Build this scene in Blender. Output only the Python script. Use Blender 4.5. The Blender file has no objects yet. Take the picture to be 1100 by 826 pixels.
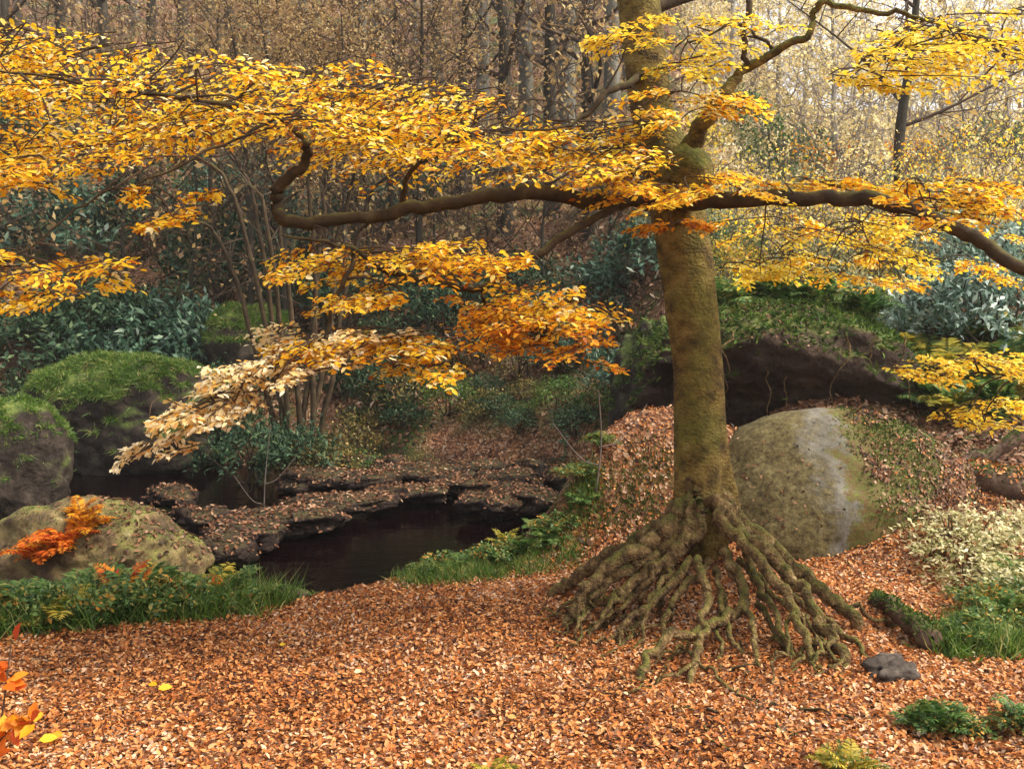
import bpy, math, random
import numpy as np
from mathutils import Vector, Matrix

# ------------------------------------------------------------------ camera, world, sun
F, PW, PH, HOR = 1056.0, 1100.0, 826.0, 340.0
CAM = np.array([0.0, 0.0, 2.6])
PITCH = math.atan((PH/2 - HOR)/F)
sc = bpy.context.scene
cd = bpy.data.cameras.new('camera'); co = bpy.data.objects.new('camera', cd)
sc.collection.objects.link(co)
co.location = CAM; co.rotation_euler = (math.pi/2 - PITCH, 0, 0)
cd.sensor_width = 36; cd.lens = 36*F/PW; cd.clip_end = 2000
sc.camera = co

SUN_EL, SUN_AZ = math.radians(54), math.radians(102)      # azimuth from +Y (ahead) towards +X (right)
sun_dir = Vector((math.cos(SUN_EL)*math.sin(SUN_AZ), math.cos(SUN_EL)*math.cos(SUN_AZ), math.sin(SUN_EL)))
w = bpy.data.worlds.new('World'); sc.world = w; w.use_nodes = True
wn, wl = w.node_tree.nodes, w.node_tree.links
wn.clear()
sky = wn.new('ShaderNodeTexSky'); sky.sky_type = 'NISHITA'; sky.sun_disc = False
sky.sun_elevation = SUN_EL; sky.sun_rotation = SUN_AZ
sky.air_density = 1.0; sky.dust_density = 4.0; sky.ozone_density = 0.6
hs = wn.new('ShaderNodeHueSaturation'); hs.inputs['Saturation'].default_value = 0.32
bg = wn.new('ShaderNodeBackground'); bg.inputs['Strength'].default_value = 0.11
wo = wn.new('ShaderNodeOutputWorld')
wl.new(sky.outputs[0], hs.inputs['Color']); wl.new(hs.outputs[0], bg.inputs['Color']); wl.new(bg.outputs[0], wo.inputs['Surface'])
sd = bpy.data.lights.new('sun', 'SUN'); so = bpy.data.objects.new('sun', sd); sc.collection.objects.link(so)
sd.energy = 1.5; sd.angle = math.radians(14); sd.color = (1.0, 0.90, 0.72)
so.rotation_euler = sun_dir.to_track_quat('Z', 'Y').to_euler(); so.location = (8, 4, 40)

vs = sc.view_settings
vs.view_transform = 'Standard'; vs.look = 'None'; vs.exposure = 1.78; vs.gamma = 1; vs.use_curve_mapping = False
cy = sc.cycles
cy.max_bounces = 7; cy.diffuse_bounces = 3; cy.glossy_bounces = 2; cy.transmission_bounces = 4
cy.volume_bounces = 0; cy.transparent_max_bounces = 4
cy.caustics_reflective = False; cy.caustics_refractive = False
cy.use_denoising = True; cy.sample_clamp_indirect = 6

# ------------------------------------------------------------------ numeric helpers
rng = np.random.default_rng(7)
random.seed(7)
_tab = np.random.default_rng(99).random((64, 64, 64)).astype(np.float32)
def vnoise(x, y, z):
    xi, yi, zi = np.floor(x).astype(int), np.floor(y).astype(int), np.floor(z).astype(int)
    fx, fy, fz = x-xi, y-yi, z-zi
    fx, fy, fz = fx*fx*(3-2*fx), fy*fy*(3-2*fy), fz*fz*(3-2*fz)
    xi, yi, zi = xi & 63, yi & 63, zi & 63
    x1, y1, z1 = (xi+1) & 63, (yi+1) & 63, (zi+1) & 63
    t = _tab
    a = t[xi, yi, zi]*(1-fx)+t[x1, yi, zi]*fx; b = t[xi, y1, zi]*(1-fx)+t[x1, y1, zi]*fx
    c = t[xi, yi, z1]*(1-fx)+t[x1, yi, z1]*fx; d = t[xi, y1, z1]*(1-fx)+t[x1, y1, z1]*fx
    return ((a*(1-fy)+b*fy)*(1-fz)+(c*(1-fy)+d*fy)*fz)*2-1
def fbm(x, y, z=None, oct=4, gain=0.5):
    x = np.asarray(x, float); y = np.asarray(y, float)
    z = np.zeros_like(x) if z is None else np.asarray(z, float)+np.zeros_like(x)
    s, a = 0, 1.0
    for i in range(oct):
        s = s+a*vnoise(x+17.3*i, y+5.1*i, z+9.7*i); a *= gain; x = x*2.03; y = y*2.03; z = z*2.03
    return s
def sstep(a, b, x):
    t = np.clip((np.asarray(x, float)-a)/(b-a), 0, 1); return t*t*(3-2*t)
def nrmz(v):
    v = np.asarray(v, float); return v/np.maximum(np.linalg.norm(v, axis=-1, keepdims=True), 1e-9)
def ray(px, py):
    u = (px-PW/2)/F; v = (PH/2-py)/F
    return np.array([u, math.cos(PITCH)+v*math.sin(PITCH), -math.sin(PITCH)+v*math.cos(PITCH)])
def P(px, py, Y):
    d = ray(px, py); return CAM+d*(Y/d[1])
def project(p):
    q = np.asarray(p)-CAM
    zc = q[..., 1]*math.cos(PITCH)-q[..., 2]*math.sin(PITCH)
    vc = q[..., 1]*math.sin(PITCH)+q[..., 2]*math.cos(PITCH)
    zc = np.where(np.abs(zc) < 1e-3, 1e-3, zc)
    return PW/2+F*q[..., 0]/zc, PH/2-F*vc/zc, zc

# ------------------------------------------------------------------ terrain height
WATER = -0.8
def smax(a, b, k):
    h = np.clip(0.5+0.5*(a-b)/k, 0, 1); return b*(1-h)+a*h+k*h*(1-h)
def terrain(x, y):
    x = np.asarray(x, float); y = np.asarray(y, float)
    zp = 0.03+0.045*np.maximum(0, 8-y)+0.05*fbm(x*0.9, y*0.9, 1.0, 3)+0.012*fbm(x*6, y*6, 2.0, 2)
    Ye = np.interp(x, [-12, -4.06, -2.06, -1.06, 0.5, 1.2, 2.2, 9], [7.0, 7.9, 8.8, 9.45, 9.9, 10.6, 12.2, 12.2])+0.25*fbm(x*0.8, y*0.3, 3.0, 3)
    s = sstep(0, 2.3, y-Ye)
    zl = zp*(1-s)+(-1.25+0.12*fbm(x*0.7, y*0.7, 5.0, 3))*s
    Yf = np.interp(x, [-16, -8, -4, 0, 2, 4, 8], [25, 23.2, 21.5, 20.3, 19, 15.5, 14])+0.5*fbm(x*0.5, y*0.2, 8.0, 3)
    k = x/np.maximum(y, 6)
    sl = 0.5-0.27*sstep(0.12, 0.30, k)
    zf = -1.2+1.0*sstep(-0.6, 1.2, y-Yf)+sl*np.maximum(0, y-Yf)+0.3*fbm(x*0.33, y*0.33, 11.0, 4)
    zl = np.where(y > Ye+1.5, smax(zl, zf, 0.5), zl)
    zr = zp+1.0*sstep(9.6, 13.0, y)+0.27*np.maximum(0, y-13)+0.2*fbm(x*0.4, y*0.4, 13.0, 4)*sstep(9, 14, y)
    wr = sstep(2.3, 4.2, x)*(1-0.0*y)
    far = sstep(20, 32, y)
    z = zl*(1-wr*(1-far))+zr*wr*(1-far)
    # rising ground left of the stream and far right
    z = z+sstep(9, 22, -x)*sstep(6, 20, y)*3.0+sstep(7, 20, x)*sstep(4, 12, y)*2.5
    # mound under the beech and the buried left flank of the granite boulder
    z = z+0.70*np.exp(-((x-1.72)/0.80)**2-((y-8.75)/0.60)**2)
    z = z+0.85*np.exp(-((x-0.85)/0.95)**2-((y-10.75)/0.65)**2)
    z = z+1.35*np.exp(-((x-2.05)/1.35)**2-((y-11.3)/0.85)**2)
    z = z+0.42*np.exp(-((x-4.35)/0.75)**2-((y-9.9)/0.45)**2)
    z = z-0.5*np.exp(-((x-4.3)/1.4)**2-((y-13.2)/0.8)**2)
    return z
def gz(x, y): return float(terrain(np.array([x]), np.array([y]))[0])
def ground_at(px, py, y0=4.0, y1=120.0):
    d = ray(px, py); Y = np.geomspace(y0, y1, 1500); t = Y/d[1]
    pts = CAM+d*t[:, None]; h = pts[:, 2]-terrain(pts[:, 0], pts[:, 1])
    i = np.argmax(h < 0)
    if h[i] >= 0: i = len(Y)-1
    p = pts[i]; return np.array([p[0], p[1], gz(p[0], p[1])])

# ------------------------------------------------------------------ materials
def mat(name): 
    m = bpy.data.materials.new(name); m.use_nodes = True
    n, l = m.node_tree.nodes, m.node_tree.links
    n.clear(); out = n.new('ShaderNodeOutputMaterial'); return m, n, l, out
def ramp(n, stops):
    r = n.new('ShaderNodeValToRGB'); e = r.color_ramp.elements
    while len(e) < len(stops): e.new(0.5)
    for i, (p, c) in enumerate(stops): e[i].position = p; e[i].color = (*c, 1)
    return r
def math_node(n, op, a=None, b=None):
    m = n.new('ShaderNodeMath'); m.operation = op
    if isinstance(a, (int, float)): m.inputs[0].default_value = a
    if isinstance(b, (int, float)): m.inputs[1].default_value = b
    return m
def leaf_mat(name, stops, translucent=0.45, rough=0.45, clump=1.2, spec=0.3, clump_amt=0.5, tboost=1.0):
    m, n, l, out = mat(name)
    g = n.new('ShaderNodeNewGeometry'); oi = n.new('ShaderNodeObjectInfo')
    nz = n.new('ShaderNodeTexNoise'); nz.inputs['Scale'].default_value = clump; nz.inputs['Detail'].default_value = 2
    l.new(g.outputs['Position'], nz.inputs['Vector'])
    a = math_node(n, 'ADD'); l.new(g.outputs['Random Per Island'], a.inputs[0]); l.new(oi.outputs['Random'], a.inputs[1])
    fr = math_node(n, 'FRACT'); l.new(a.outputs[0], fr.inputs[0])
    c1 = math_node(n, 'MULTIPLY_ADD'); l.new(nz.outputs['Fac'], c1.inputs[0]); c1.inputs[1].default_value = 2.0*clump_amt; c1.inputs[2].default_value = -1.0*clump_amt
    ad = math_node(n, 'ADD'); l.new(fr.outputs[0], ad.inputs[0]); l.new(c1.outputs[0], ad.inputs[1])
    r = ramp(n, stops); l.new(ad.outputs[0], r.inputs['Fac'])
    b = n.new('ShaderNodeBsdfPrincipled'); b.inputs['Roughness'].default_value = rough; b.inputs['Specular IOR Level'].default_value = spec
    l.new(r.outputs['Color'], b.inputs['Base Color'])
    if translucent > 0:
        t = n.new('ShaderNodeBsdfTranslucent'); mx = n.new('ShaderNodeMixShader'); mx.inputs[0].default_value = translucent
        l.new(r.outputs['Color'], t.inputs['Color']); l.new(b.outputs[0], mx.inputs[1]); l.new(t.outputs[0], mx.inputs[2]); l.new(mx.outputs[0], out.inputs['Surface'])
    else: l.new(b.outputs[0], out.inputs['Surface'])
    return m
def rough_mat(name, stops, scale=3.0, detail=8, stretch=(1, 1, 1), bump=0.4, bscale=20, rough=0.9, moss=None, moss_z=(0.2, 0.7), moss_noise=2.0, spec=0.2, bdist=0.03, coord='Object'):
    m, n, l, out = mat(name)
    tc = n.new('ShaderNodeTexCoord'); mp = n.new('ShaderNodeMapping'); mp.inputs['Scale'].default_value = stretch
    l.new(tc.outputs[coord], mp.inputs['Vector'])
    nz = n.new('ShaderNodeTexNoise'); nz.inputs['Scale'].default_value = scale; nz.inputs['Detail'].default_value = detail; nz.inputs['Roughness'].default_value = 0.65
    l.new(mp.outputs[0], nz.inputs['Vector'])
    r = ramp(n, stops); l.new(nz.outputs['Fac'], r.inputs['Fac'])
    col = r.outputs['Color']
    if moss:
        g = n.new('ShaderNodeNewGeometry'); sx = n.new('ShaderNodeSeparateXYZ'); l.new(g.outputs['Normal'], sx.inputs[0])
        n2 = n.new('ShaderNodeTexNoise'); n2.inputs['Scale'].default_value = moss_noise; n2.inputs['Detail'].default_value = 6; l.new(tc.outputs[coord], n2.inputs['Vector'])
        ma = math_node(n, 'MULTIPLY_ADD'); l.new(n2.outputs['Fac'], ma.inputs[0]); ma.inputs[1].default_value = 2.2; ma.inputs[2].default_value = -1.1
        ad = math_node(n, 'ADD'); l.new(sx.outputs['Z'], ad.inputs[0]); l.new(ma.outputs[0], ad.inputs[1])
        mr = n.new('ShaderNodeMapRange'); mr.inputs['From Min'].default_value = moss_z[0]; mr.inputs['From Max'].default_value = moss_z[1]; l.new(ad.outputs[0], mr.inputs['Value'])
        n3 = n.new('ShaderNodeTexNoise'); n3.inputs['Scale'].default_value = 14; n3.inputs['Detail'].default_value = 5; l.new(tc.outputs[coord], n3.inputs['Vector'])
        mrp = ramp(n, [(0.3, moss[0]), (0.7, moss[1])]); l.new(n3.outputs['Fac'], mrp.inputs['Fac'])
        mx = n.new('ShaderNodeMix'); mx.data_type = 'RGBA'; l.new(mr.outputs[0], mx.inputs['Factor']); l.new(col, mx.inputs['A']); l.new(mrp.outputs['Color'], mx.inputs['B']); col = mx.outputs['Result']
    b = n.new('ShaderNodeBsdfPrincipled'); b.inputs['Roughness'].default_value = rough; b.inputs['Specular IOR Level'].default_value = spec
    l.new(col, b.inputs['Base Color'])
    nb = n.new('ShaderNodeTexNoise'); nb.inputs['Scale'].default_value = bscale; nb.inputs['Detail'].default_value = 6; l.new(mp.outputs[0], nb.inputs['Vector'])
    bp = n.new('ShaderNodeBump'); bp.inputs['Strength'].default_value = bump; bp.inputs['Distance'].default_value = bdist
    l.new(nb.outputs['Fac'], bp.inputs['Height']); l.new(bp.outputs[0], b.inputs['Normal']); l.new(b.outputs[0], out.inputs['Surface'])
    return m

M = {}
M['gold'] = leaf_mat('beech_leaf_gold', [(0.0, (0.34, 0.09, 0.012)), (0.14, (0.66, 0.26, 0.014)), (0.34, (0.86, 0.46, 0.02)), (0.6, (0.92, 0.62, 0.03)), (0.84, (0.93, 0.72, 0.09)), (1.0, (0.92, 0.82, 0.48))], 0.58, 0.5, 1.6, 0.25, 0.35)
M['orange'] = leaf_mat('beech_leaf_orange', [(0.0, (0.30, 0.07, 0.01)), (0.25, (0.58, 0.19, 0.012)), (0.6, (0.80, 0.38, 0.015)), (1.0, (0.86, 0.52, 0.05))], 0.5, 0.5, 2.0, 0.25, 0.4)
M['pale'] = leaf_mat('beech_leaf_pale', [(0.0, (0.70, 0.36, 0.06)), (0.25, (0.84, 0.60, 0.24)), (0.6, (0.90, 0.77, 0.46)), (1.0, (0.90, 0.83, 0.62))], 0.5, 0.5, 2.0, 0.25, 0.3)
M['lemon'] = leaf_mat('beech_leaf_lemon', [(0.0, (0.72, 0.38, 0.02)), (0.4, (0.82, 0.58, 0.04)), (0.8, (0.80, 0.66, 0.08)), (1.0, (0.82, 0.72, 0.25))], 0.55, 0.5, 1.6, 0.25, 0.3)
M['litter'] = leaf_mat('fallen_leaf', [(0.0, (0.05, 0.018, 0.010)), (0.18, (0.21, 0.065, 0.020)), (0.42, (0.42, 0.135, 0.030)), (0.64, (0.54, 0.215, 0.058)), (0.86, (0.58, 0.31, 0.13)), (1.0, (0.62, 0.42, 0.28))], 0.15, 0.6, 0.7, 0.2, 0.45)
M['litter_dark'] = leaf_mat('fallen_leaf_dark', [(0.0, (0.022, 0.010, 0.006)), (0.3, (0.075, 0.028, 0.012)), (0.6, (0.155, 0.06, 0.024)), (0.85, (0.24, 0.115, 0.055)), (1.0, (0.32, 0.21, 0.13))], 0.1, 0.6, 0.5, 0.25, 0.3)  # darker range of the fallen leaf browns
M['red'] = leaf_mat('russet_leaf', [(0.0, (0.40, 0.04, 0.008)), (0.5, (0.72, 0.16, 0.012)), (1.0, (0.82, 0.34, 0.03))], 0.4, 0.5, 2, 0.25, 0.2)
M['evergreen'] = leaf_mat('evergreen_leaf', [(0.0, (0.008, 0.022, 0.010)), (0.4, (0.022, 0.052, 0.024)), (0.75, (0.045, 0.090, 0.040)), (1.0, (0.12, 0.16, 0.07))], 0.2, 0.55, 0.9, 0.2, 0.35)
M['bluegreen'] = leaf_mat('waxy_leaf', [(0.0, (0.014, 0.040, 0.024)), (0.4, (0.042, 0.10, 0.058)), (0.8, (0.10, 0.18, 0.105)), (1.0, (0.22, 0.30, 0.19))], 0.2, 0.42, 0.9, 0.35, 0.35)
M['green'] = leaf_mat('green_leaf', [(0.0, (0.022, 0.050, 0.010)), (0.4, (0.05, 0.115, 0.018)), (0.8, (0.10, 0.19, 0.03)), (1.0, (0.24, 0.26, 0.05))], 0.35, 0.45, 1.1, 0.4, 0.4)
M['olive'] = leaf_mat('autumn_shrub_leaf', [(0.0, (0.08, 0.09, 0.018)), (0.3, (0.24, 0.23, 0.04)), (0.55, (0.46, 0.36, 0.05)), (0.8, (0.70, 0.46, 0.06)), (1.0, (0.72, 0.30, 0.04))], 0.4, 0.5, 1.0, 0.3, 0.4)
M['bramble'] = leaf_mat('bramble_leaf', [(0.0, (0.03, 0.065, 0.014)), (0.35, (0.075, 0.15, 0.03)), (0.65, (0.14, 0.22, 0.05)), (0.85, (0.30, 0.28, 0.06)), (1.0, (0.58, 0.24, 0.03))], 0.35, 0.45, 3.0, 0.4, 0.35)
M['sage'] = leaf_mat('pale_shrub_leaf', [(0.0, (0.06, 0.08, 0.03)), (0.3, (0.17, 0.22, 0.10)), (0.6, (0.32, 0.36, 0.20)), (0.8, (0.48, 0.45, 0.24)), (1.0, (0.66, 0.46, 0.12))], 0.35, 0.4, 1.0, 0.5, 0.35)
M['olivedark'] = leaf_mat('dull_shrub_leaf', [(0.0, (0.03, 0.03, 0.010)), (0.4, (0.09, 0.085, 0.022)), (0.7, (0.18, 0.14, 0.035)), (1.0, (0.34, 0.22, 0.05))], 0.3, 0.5, 1.0, 0.3, 0.4)
M['sheen_green'] = leaf_mat('rhododendron_leaf_lit', [(0.0, (0.03, 0.07, 0.045)), (0.35, (0.10, 0.18, 0.12)), (0.7, (0.24, 0.34, 0.26)), (1.0, (0.48, 0.56, 0.46))], 0.2, 0.36, 0.9, 0.5, 0.3)  # brightened copy of the waxy leaf, whitish highlights put into the colour
M['palegreen'] = leaf_mat('pale_turning_leaf', [(0.0, (0.10, 0.11, 0.03)), (0.3, (0.34, 0.32, 0.12)), (0.65, (0.62, 0.56, 0.28)), (1.0, (0.80, 0.72, 0.48))], 0.4, 0.5, 2.0, 0.3, 0.3)
M['fern'] = leaf_mat('fern_leaf', [(0.0, (0.025, 0.065, 0.014)), (0.45, (0.07, 0.15, 0.03)), (0.8, (0.14, 0.23, 0.05)), (1.0, (0.34, 0.30, 0.08))], 0.35, 0.5, 1.5, 0.35, 0.4)
M['fern_yellow'] = leaf_mat('fern_leaf_turning', [(0.0, (0.10, 0.13, 0.02)), (0.5, (0.32, 0.28, 0.03)), (1.0, (0.62, 0.44, 0.06))], 0.4, 0.5, 1.5, 0.3, 0.4)
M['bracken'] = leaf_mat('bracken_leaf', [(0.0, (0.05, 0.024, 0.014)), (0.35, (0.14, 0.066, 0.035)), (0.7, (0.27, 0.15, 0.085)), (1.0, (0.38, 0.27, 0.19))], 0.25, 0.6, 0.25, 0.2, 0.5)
M['palebracken'] = leaf_mat('haze_pale_bracken_leaf', [(0.0, (0.24, 0.17, 0.07)), (0.3, (0.50, 0.38, 0.18)), (0.65, (0.68, 0.56, 0.33)), (1.0, (0.78, 0.70, 0.50))], 0.4, 0.6, 0.25, 0.2, 0.5)  # dead bracken, lightened further so the colour carries the slope's bright haze
M['grass'] = leaf_mat('grass_blade', [(0.0, (0.03, 0.065, 0.01)), (0.45, (0.08, 0.16, 0.02)), (0.8, (0.15, 0.24, 0.035)), (1.0, (0.36, 0.33, 0.11))], 0.4, 0.5, 2.5, 0.35, 0.4)
M['mossblade'] = leaf_mat('moss_frond', [(0.0, (0.018, 0.038, 0.006)), (0.5, (0.05, 0.095, 0.012)), (0.9, (0.10, 0.155, 0.02)), (1.0, (0.19, 0.17, 0.04))], 0.25, 0.7, 3.0, 0.2, 0.45)
M['farleaf'] = leaf_mat('far_tree_leaf', [(0.0, (0.14, 0.08, 0.04)), (0.4, (0.30, 0.18, 0.08)), (0.75, (0.45, 0.30, 0.11)), (1.0, (0.56, 0.42, 0.2))], 0.45, 0.6, 0.15, 0.2, 0.5)
M['bark'] = rough_mat('beech_bark', [(0.32, (0.026, 0.016, 0.007)), (0.44, (0.095, 0.060, 0.016)), (0.55, (0.18, 0.122, 0.030)), (0.65, (0.25, 0.185, 0.06)), (0.77, (0.40, 0.33, 0.18))], 6.0, 14, (1, 1, 1.3), 1.0, 34, 0.85, ((0.050, 0.056, 0.008), (0.155, 0.150, 0.026)), (0.0, 0.7), 2.2, bdist=0.04)
M['rootbark'] = rough_mat('root_bark', [(0.30, (0.026, 0.014, 0.008)), (0.45, (0.115, 0.068, 0.028)), (0.57, (0.22, 0.138, 0.054)), (0.72, (0.42, 0.31, 0.16))], 14.0, 14, (1, 1, 1), 1.0, 48, 0.85, ((0.05, 0.048, 0.009), (0.16, 0.14, 0.028)), (0.25, 1.0), 3.0, bdist=0.05)
M['limbbark'] = rough_mat('limb_bark', [(0.25, (0.016, 0.010, 0.006)), (0.5, (0.045, 0.028, 0.013)), (0.75, (0.10, 0.068, 0.03))], 6.0, 8, (1, 1, 1), 0.6, 40, 0.85, ((0.06, 0.055, 0.012), (0.11, 0.10, 0.02)), (0.55, 1.2), 3.0, bdist=0.015)
M['twig'] = rough_mat('twig_bark', [(0.3, (0.03, 0.018, 0.012)), (0.7, (0.10, 0.065, 0.04))], 4.0, 4, (1, 1, 1), 0.2, 40, 0.9)
M['fartrunk'] = rough_mat('grey_trunk_bark', [(0.25, (0.035, 0.032, 0.026)), (0.5, (0.12, 0.11, 0.085)), (0.75, (0.27, 0.26, 0.21))], 1.6, 8, (1.5, 1.5, 0.6), 0.6, 14, 0.9, bdist=0.05)
M['palebark'] = rough_mat('haze_pale_bark', [(0.25, (0.10, 0.09, 0.075)), (0.5, (0.30, 0.27, 0.23)), (0.75, (0.50, 0.47, 0.42))], 1.6, 8, (1.5, 1.5, 0.6), 0.5, 14, 0.9, bdist=0.04)  # lighter copy of the grey trunk bark, haze put into the colour
M['paletwig'] = rough_mat('haze_pale_twig', [(0.3, (0.16, 0.125, 0.105)), (0.7, (0.38, 0.31, 0.26))], 1.0, 3, (1, 1, 1), 0.1, 10, 0.95)  # twigs lightened the same way for the hazy slope
M['paleleaf'] = leaf_mat('glow_pale_leaf', [(0.0, (0.50, 0.34, 0.12)), (0.35, (0.68, 0.52, 0.20)), (0.7, (0.80, 0.68, 0.30)), (1.0, (0.82, 0.74, 0.46))], 0.6, 0.6, 0.15, 0.2, 0.5)  # pale yellow stands in for the glow over the bright slope
M['darktrunk'] = rough_mat('dark_trunk_bark', [(0.25, (0.012, 0.010, 0.008)), (0.5, (0.04, 0.032, 0.022)), (0.75, (0.10, 0.085, 0.055))], 1.6, 8, (1.5, 1.5, 0.6), 0.6, 14, 0.9, bdist=0.05)
M['fartwig'] = rough_mat('far_twig_bark', [(0.3, (0.06, 0.045, 0.038)), (0.7, (0.20, 0.16, 0.135))], 1.0, 3, (1, 1, 1), 0.1, 10, 0.95)
M['greystone'] = rough_mat('grey_stone', [(0.3, (0.018, 0.013, 0.010)), (0.5, (0.05, 0.038, 0.03)), (0.72, (0.13, 0.105, 0.085))], 9, 10, (1, 1, 1), 0.8, 30, 0.85, bdist=0.02)
M['rock'] = rough_mat('mossy_rock', [(0.28, (0.008, 0.006, 0.005)), (0.5, (0.026, 0.018, 0.013)), (0.75, (0.08, 0.06, 0.042))], 3.5, 10, (1, 1, 1), 0.8, 9, 0.85, ((0.035, 0.055, 0.010), (0.11, 0.135, 0.028)), (0.35, 0.85), 1.6, bdist=0.06)
M['wetrock'] = rough_mat('wet_rock', [(0.28, (0.007, 0.004, 0.004)), (0.5, (0.018, 0.011, 0.009)), (0.75, (0.05, 0.034, 0.026))], 4.0, 10, (1, 1, 1), 1.0, 12, 0.8, ((0.022, 0.020, 0.008), (0.075, 0.055, 0.024)), (0.5, 1.2), 2.4, 0.12, 0.06)
M['lichenrock'] = rough_mat('lichened_rock', [(0.28, (0.02, 0.014, 0.010)), (0.45, (0.085, 0.055, 0.028)), (0.58, (0.19, 0.14, 0.055)), (0.75, (0.36, 0.30, 0.15))], 3.0, 10, (1, 1, 1), 0.8, 12, 0.85, ((0.05, 0.06, 0.012), (0.17, 0.17, 0.035)), (0.75, 1.3), 1.6, bdist=0.04)
M['cave'] = rough_mat('dark_earthy_rock', [(0.25, (0.010, 0.006, 0.005)), (0.5, (0.032, 0.019, 0.013)), (0.75, (0.075, 0.048, 0.03))], 1.6, 10, (1, 1, 1), 0.9, 7, 0.9, ((0.045, 0.05, 0.012), (0.10, 0.11, 0.025)), (0.45, 0.95), 1.3, bdist=0.08)
M['log'] = rough_mat('rotting_log', [(0.25, (0.025, 0.014, 0.010)), (0.5, (0.085, 0.05, 0.033)), (0.75, (0.19, 0.13, 0.09))], 3.0, 8, (1, 1, 1), 0.7, 14, 0.9, ((0.04, 0.055, 0.012), (0.11, 0.12, 0.03)), (0.7, 1.25), 2.0, bdist=0.04)

# large granite boulder: bare weathered strip, thin lichen one side, moss the other (in the rock's own coordinates)
def granite_mat():
    m, n, l, out = mat('granite_boulder')
    tc = n.new('ShaderNodeTexCoord'); g = n.new('ShaderNodeNewGeometry')
    def noise(scale, detail=8, rough=0.6):
        q = n.new('ShaderNodeTexNoise'); q.inputs['Scale'].default_value = scale; q.inputs['Detail'].default_value = detail; q.inputs['Roughness'].default_value = rough
        l.new(tc.outputs['Object'], q.inputs['Vector']); return q
    g1 = noise(7, 10, 0.75); r1 = ramp(n, [(0.32, (0.06, 0.055, 0.046)), (0.5, (0.14, 0.13, 0.11)), (0.7, (0.22, 0.21, 0.185))]); l.new(g1.outputs['Fac'], r1.inputs['Fac'])
    g2 = noise(16, 10, 0.8); r2 = ramp(n, [(0.38, (0.035, 0.024, 0.010)), (0.47, (0.075, 0.055, 0.018)), (0.55, (0.12, 0.095, 0.034)), (0.7, (0.21, 0.175, 0.09))]); l.new(g2.outputs['Fac'], r2.inputs['Fac'])
    g3 = noise(17, 10, 0.8); r3 = ramp(n, [(0.32, (0.05, 0.03, 0.012)), (0.44, (0.12, 0.07, 0.025)), (0.54, (0.085, 0.09, 0.018)), (0.7, (0.19, 0.17, 0.045))]); l.new(g3.outputs['Fac'], r3.inputs['Fac'])
    sx = n.new('ShaderNodeSeparateXYZ'); l.new(tc.outputs['Object'], sx.inputs[0])
    nw = noise(1.7, 5, 0.6)
    # x shifted with height: the strip leans
    hx = math_node(n, 'MULTIPLY_ADD'); l.new(sx.outputs['Z'], hx.inputs[0]); hx.inputs[1].default_value = -0.06; l.new(sx.outputs['X'], hx.inputs[2])
    wx = math_node(n, 'MULTIPLY_ADD'); l.new(nw.outputs['Fac'], wx.inputs[0]); wx.inputs[1].default_value = 1.1; l.new(hx.outputs[0], wx.inputs[2])
    nf = noise(6, 9, 0.75)
    wx2 = math_node(n, 'MULTIPLY_ADD'); l.new(nf.outputs['Fac'], wx2.inputs[0]); wx2.inputs[1].default_value = 1.0; l.new(wx.outputs[0], wx2.inputs[2])
    def mrange(a, b):
        q = n.new('ShaderNodeMapRange'); q.inputs['From Min'].default_value = a; q.inputs['From Max'].default_value = b; l.new(wx2.outputs[0], q.inputs['Value']); return q
    left = mrange(0.58, 0.92); right = mrange(0.88, 1.04)
    mA = n.new('ShaderNodeMix'); mA.data_type = 'RGBA'; l.new(left.outputs[0], mA.inputs['Factor']); l.new(r2.outputs[0], mA.inputs['A']); l.new(r1.outputs[0], mA.inputs['B'])
    mB = n.new('ShaderNodeMix'); mB.data_type = 'RGBA'; l.new(right.outputs[0], mB.inputs['Factor']); l.new(mA.outputs['Result'], mB.inputs['A']); l.new(r3.outputs[0], mB.inputs['B'])
    b = n.new('ShaderNodeBsdfPrincipled'); b.inputs['Roughness'].default_value = 0.8; b.inputs['Specular IOR Level'].default_value = 0.25
    l.new(mB.outputs['Result'], b.inputs['Base Color'])
    nb = noise(22, 8, 0.7); bp = n.new('ShaderNodeBump'); bp.inputs['Strength'].default_value = 0.5; bp.inputs['Distance'].default_value = 0.03
    l.new(nb.outputs['Fac'], bp.inputs['Height']); l.new(bp.outputs[0], b.inputs['Normal']); l.new(b.outputs[0], out.inputs['Surface'])
    return m
M['granite'] = granite_mat()

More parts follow.
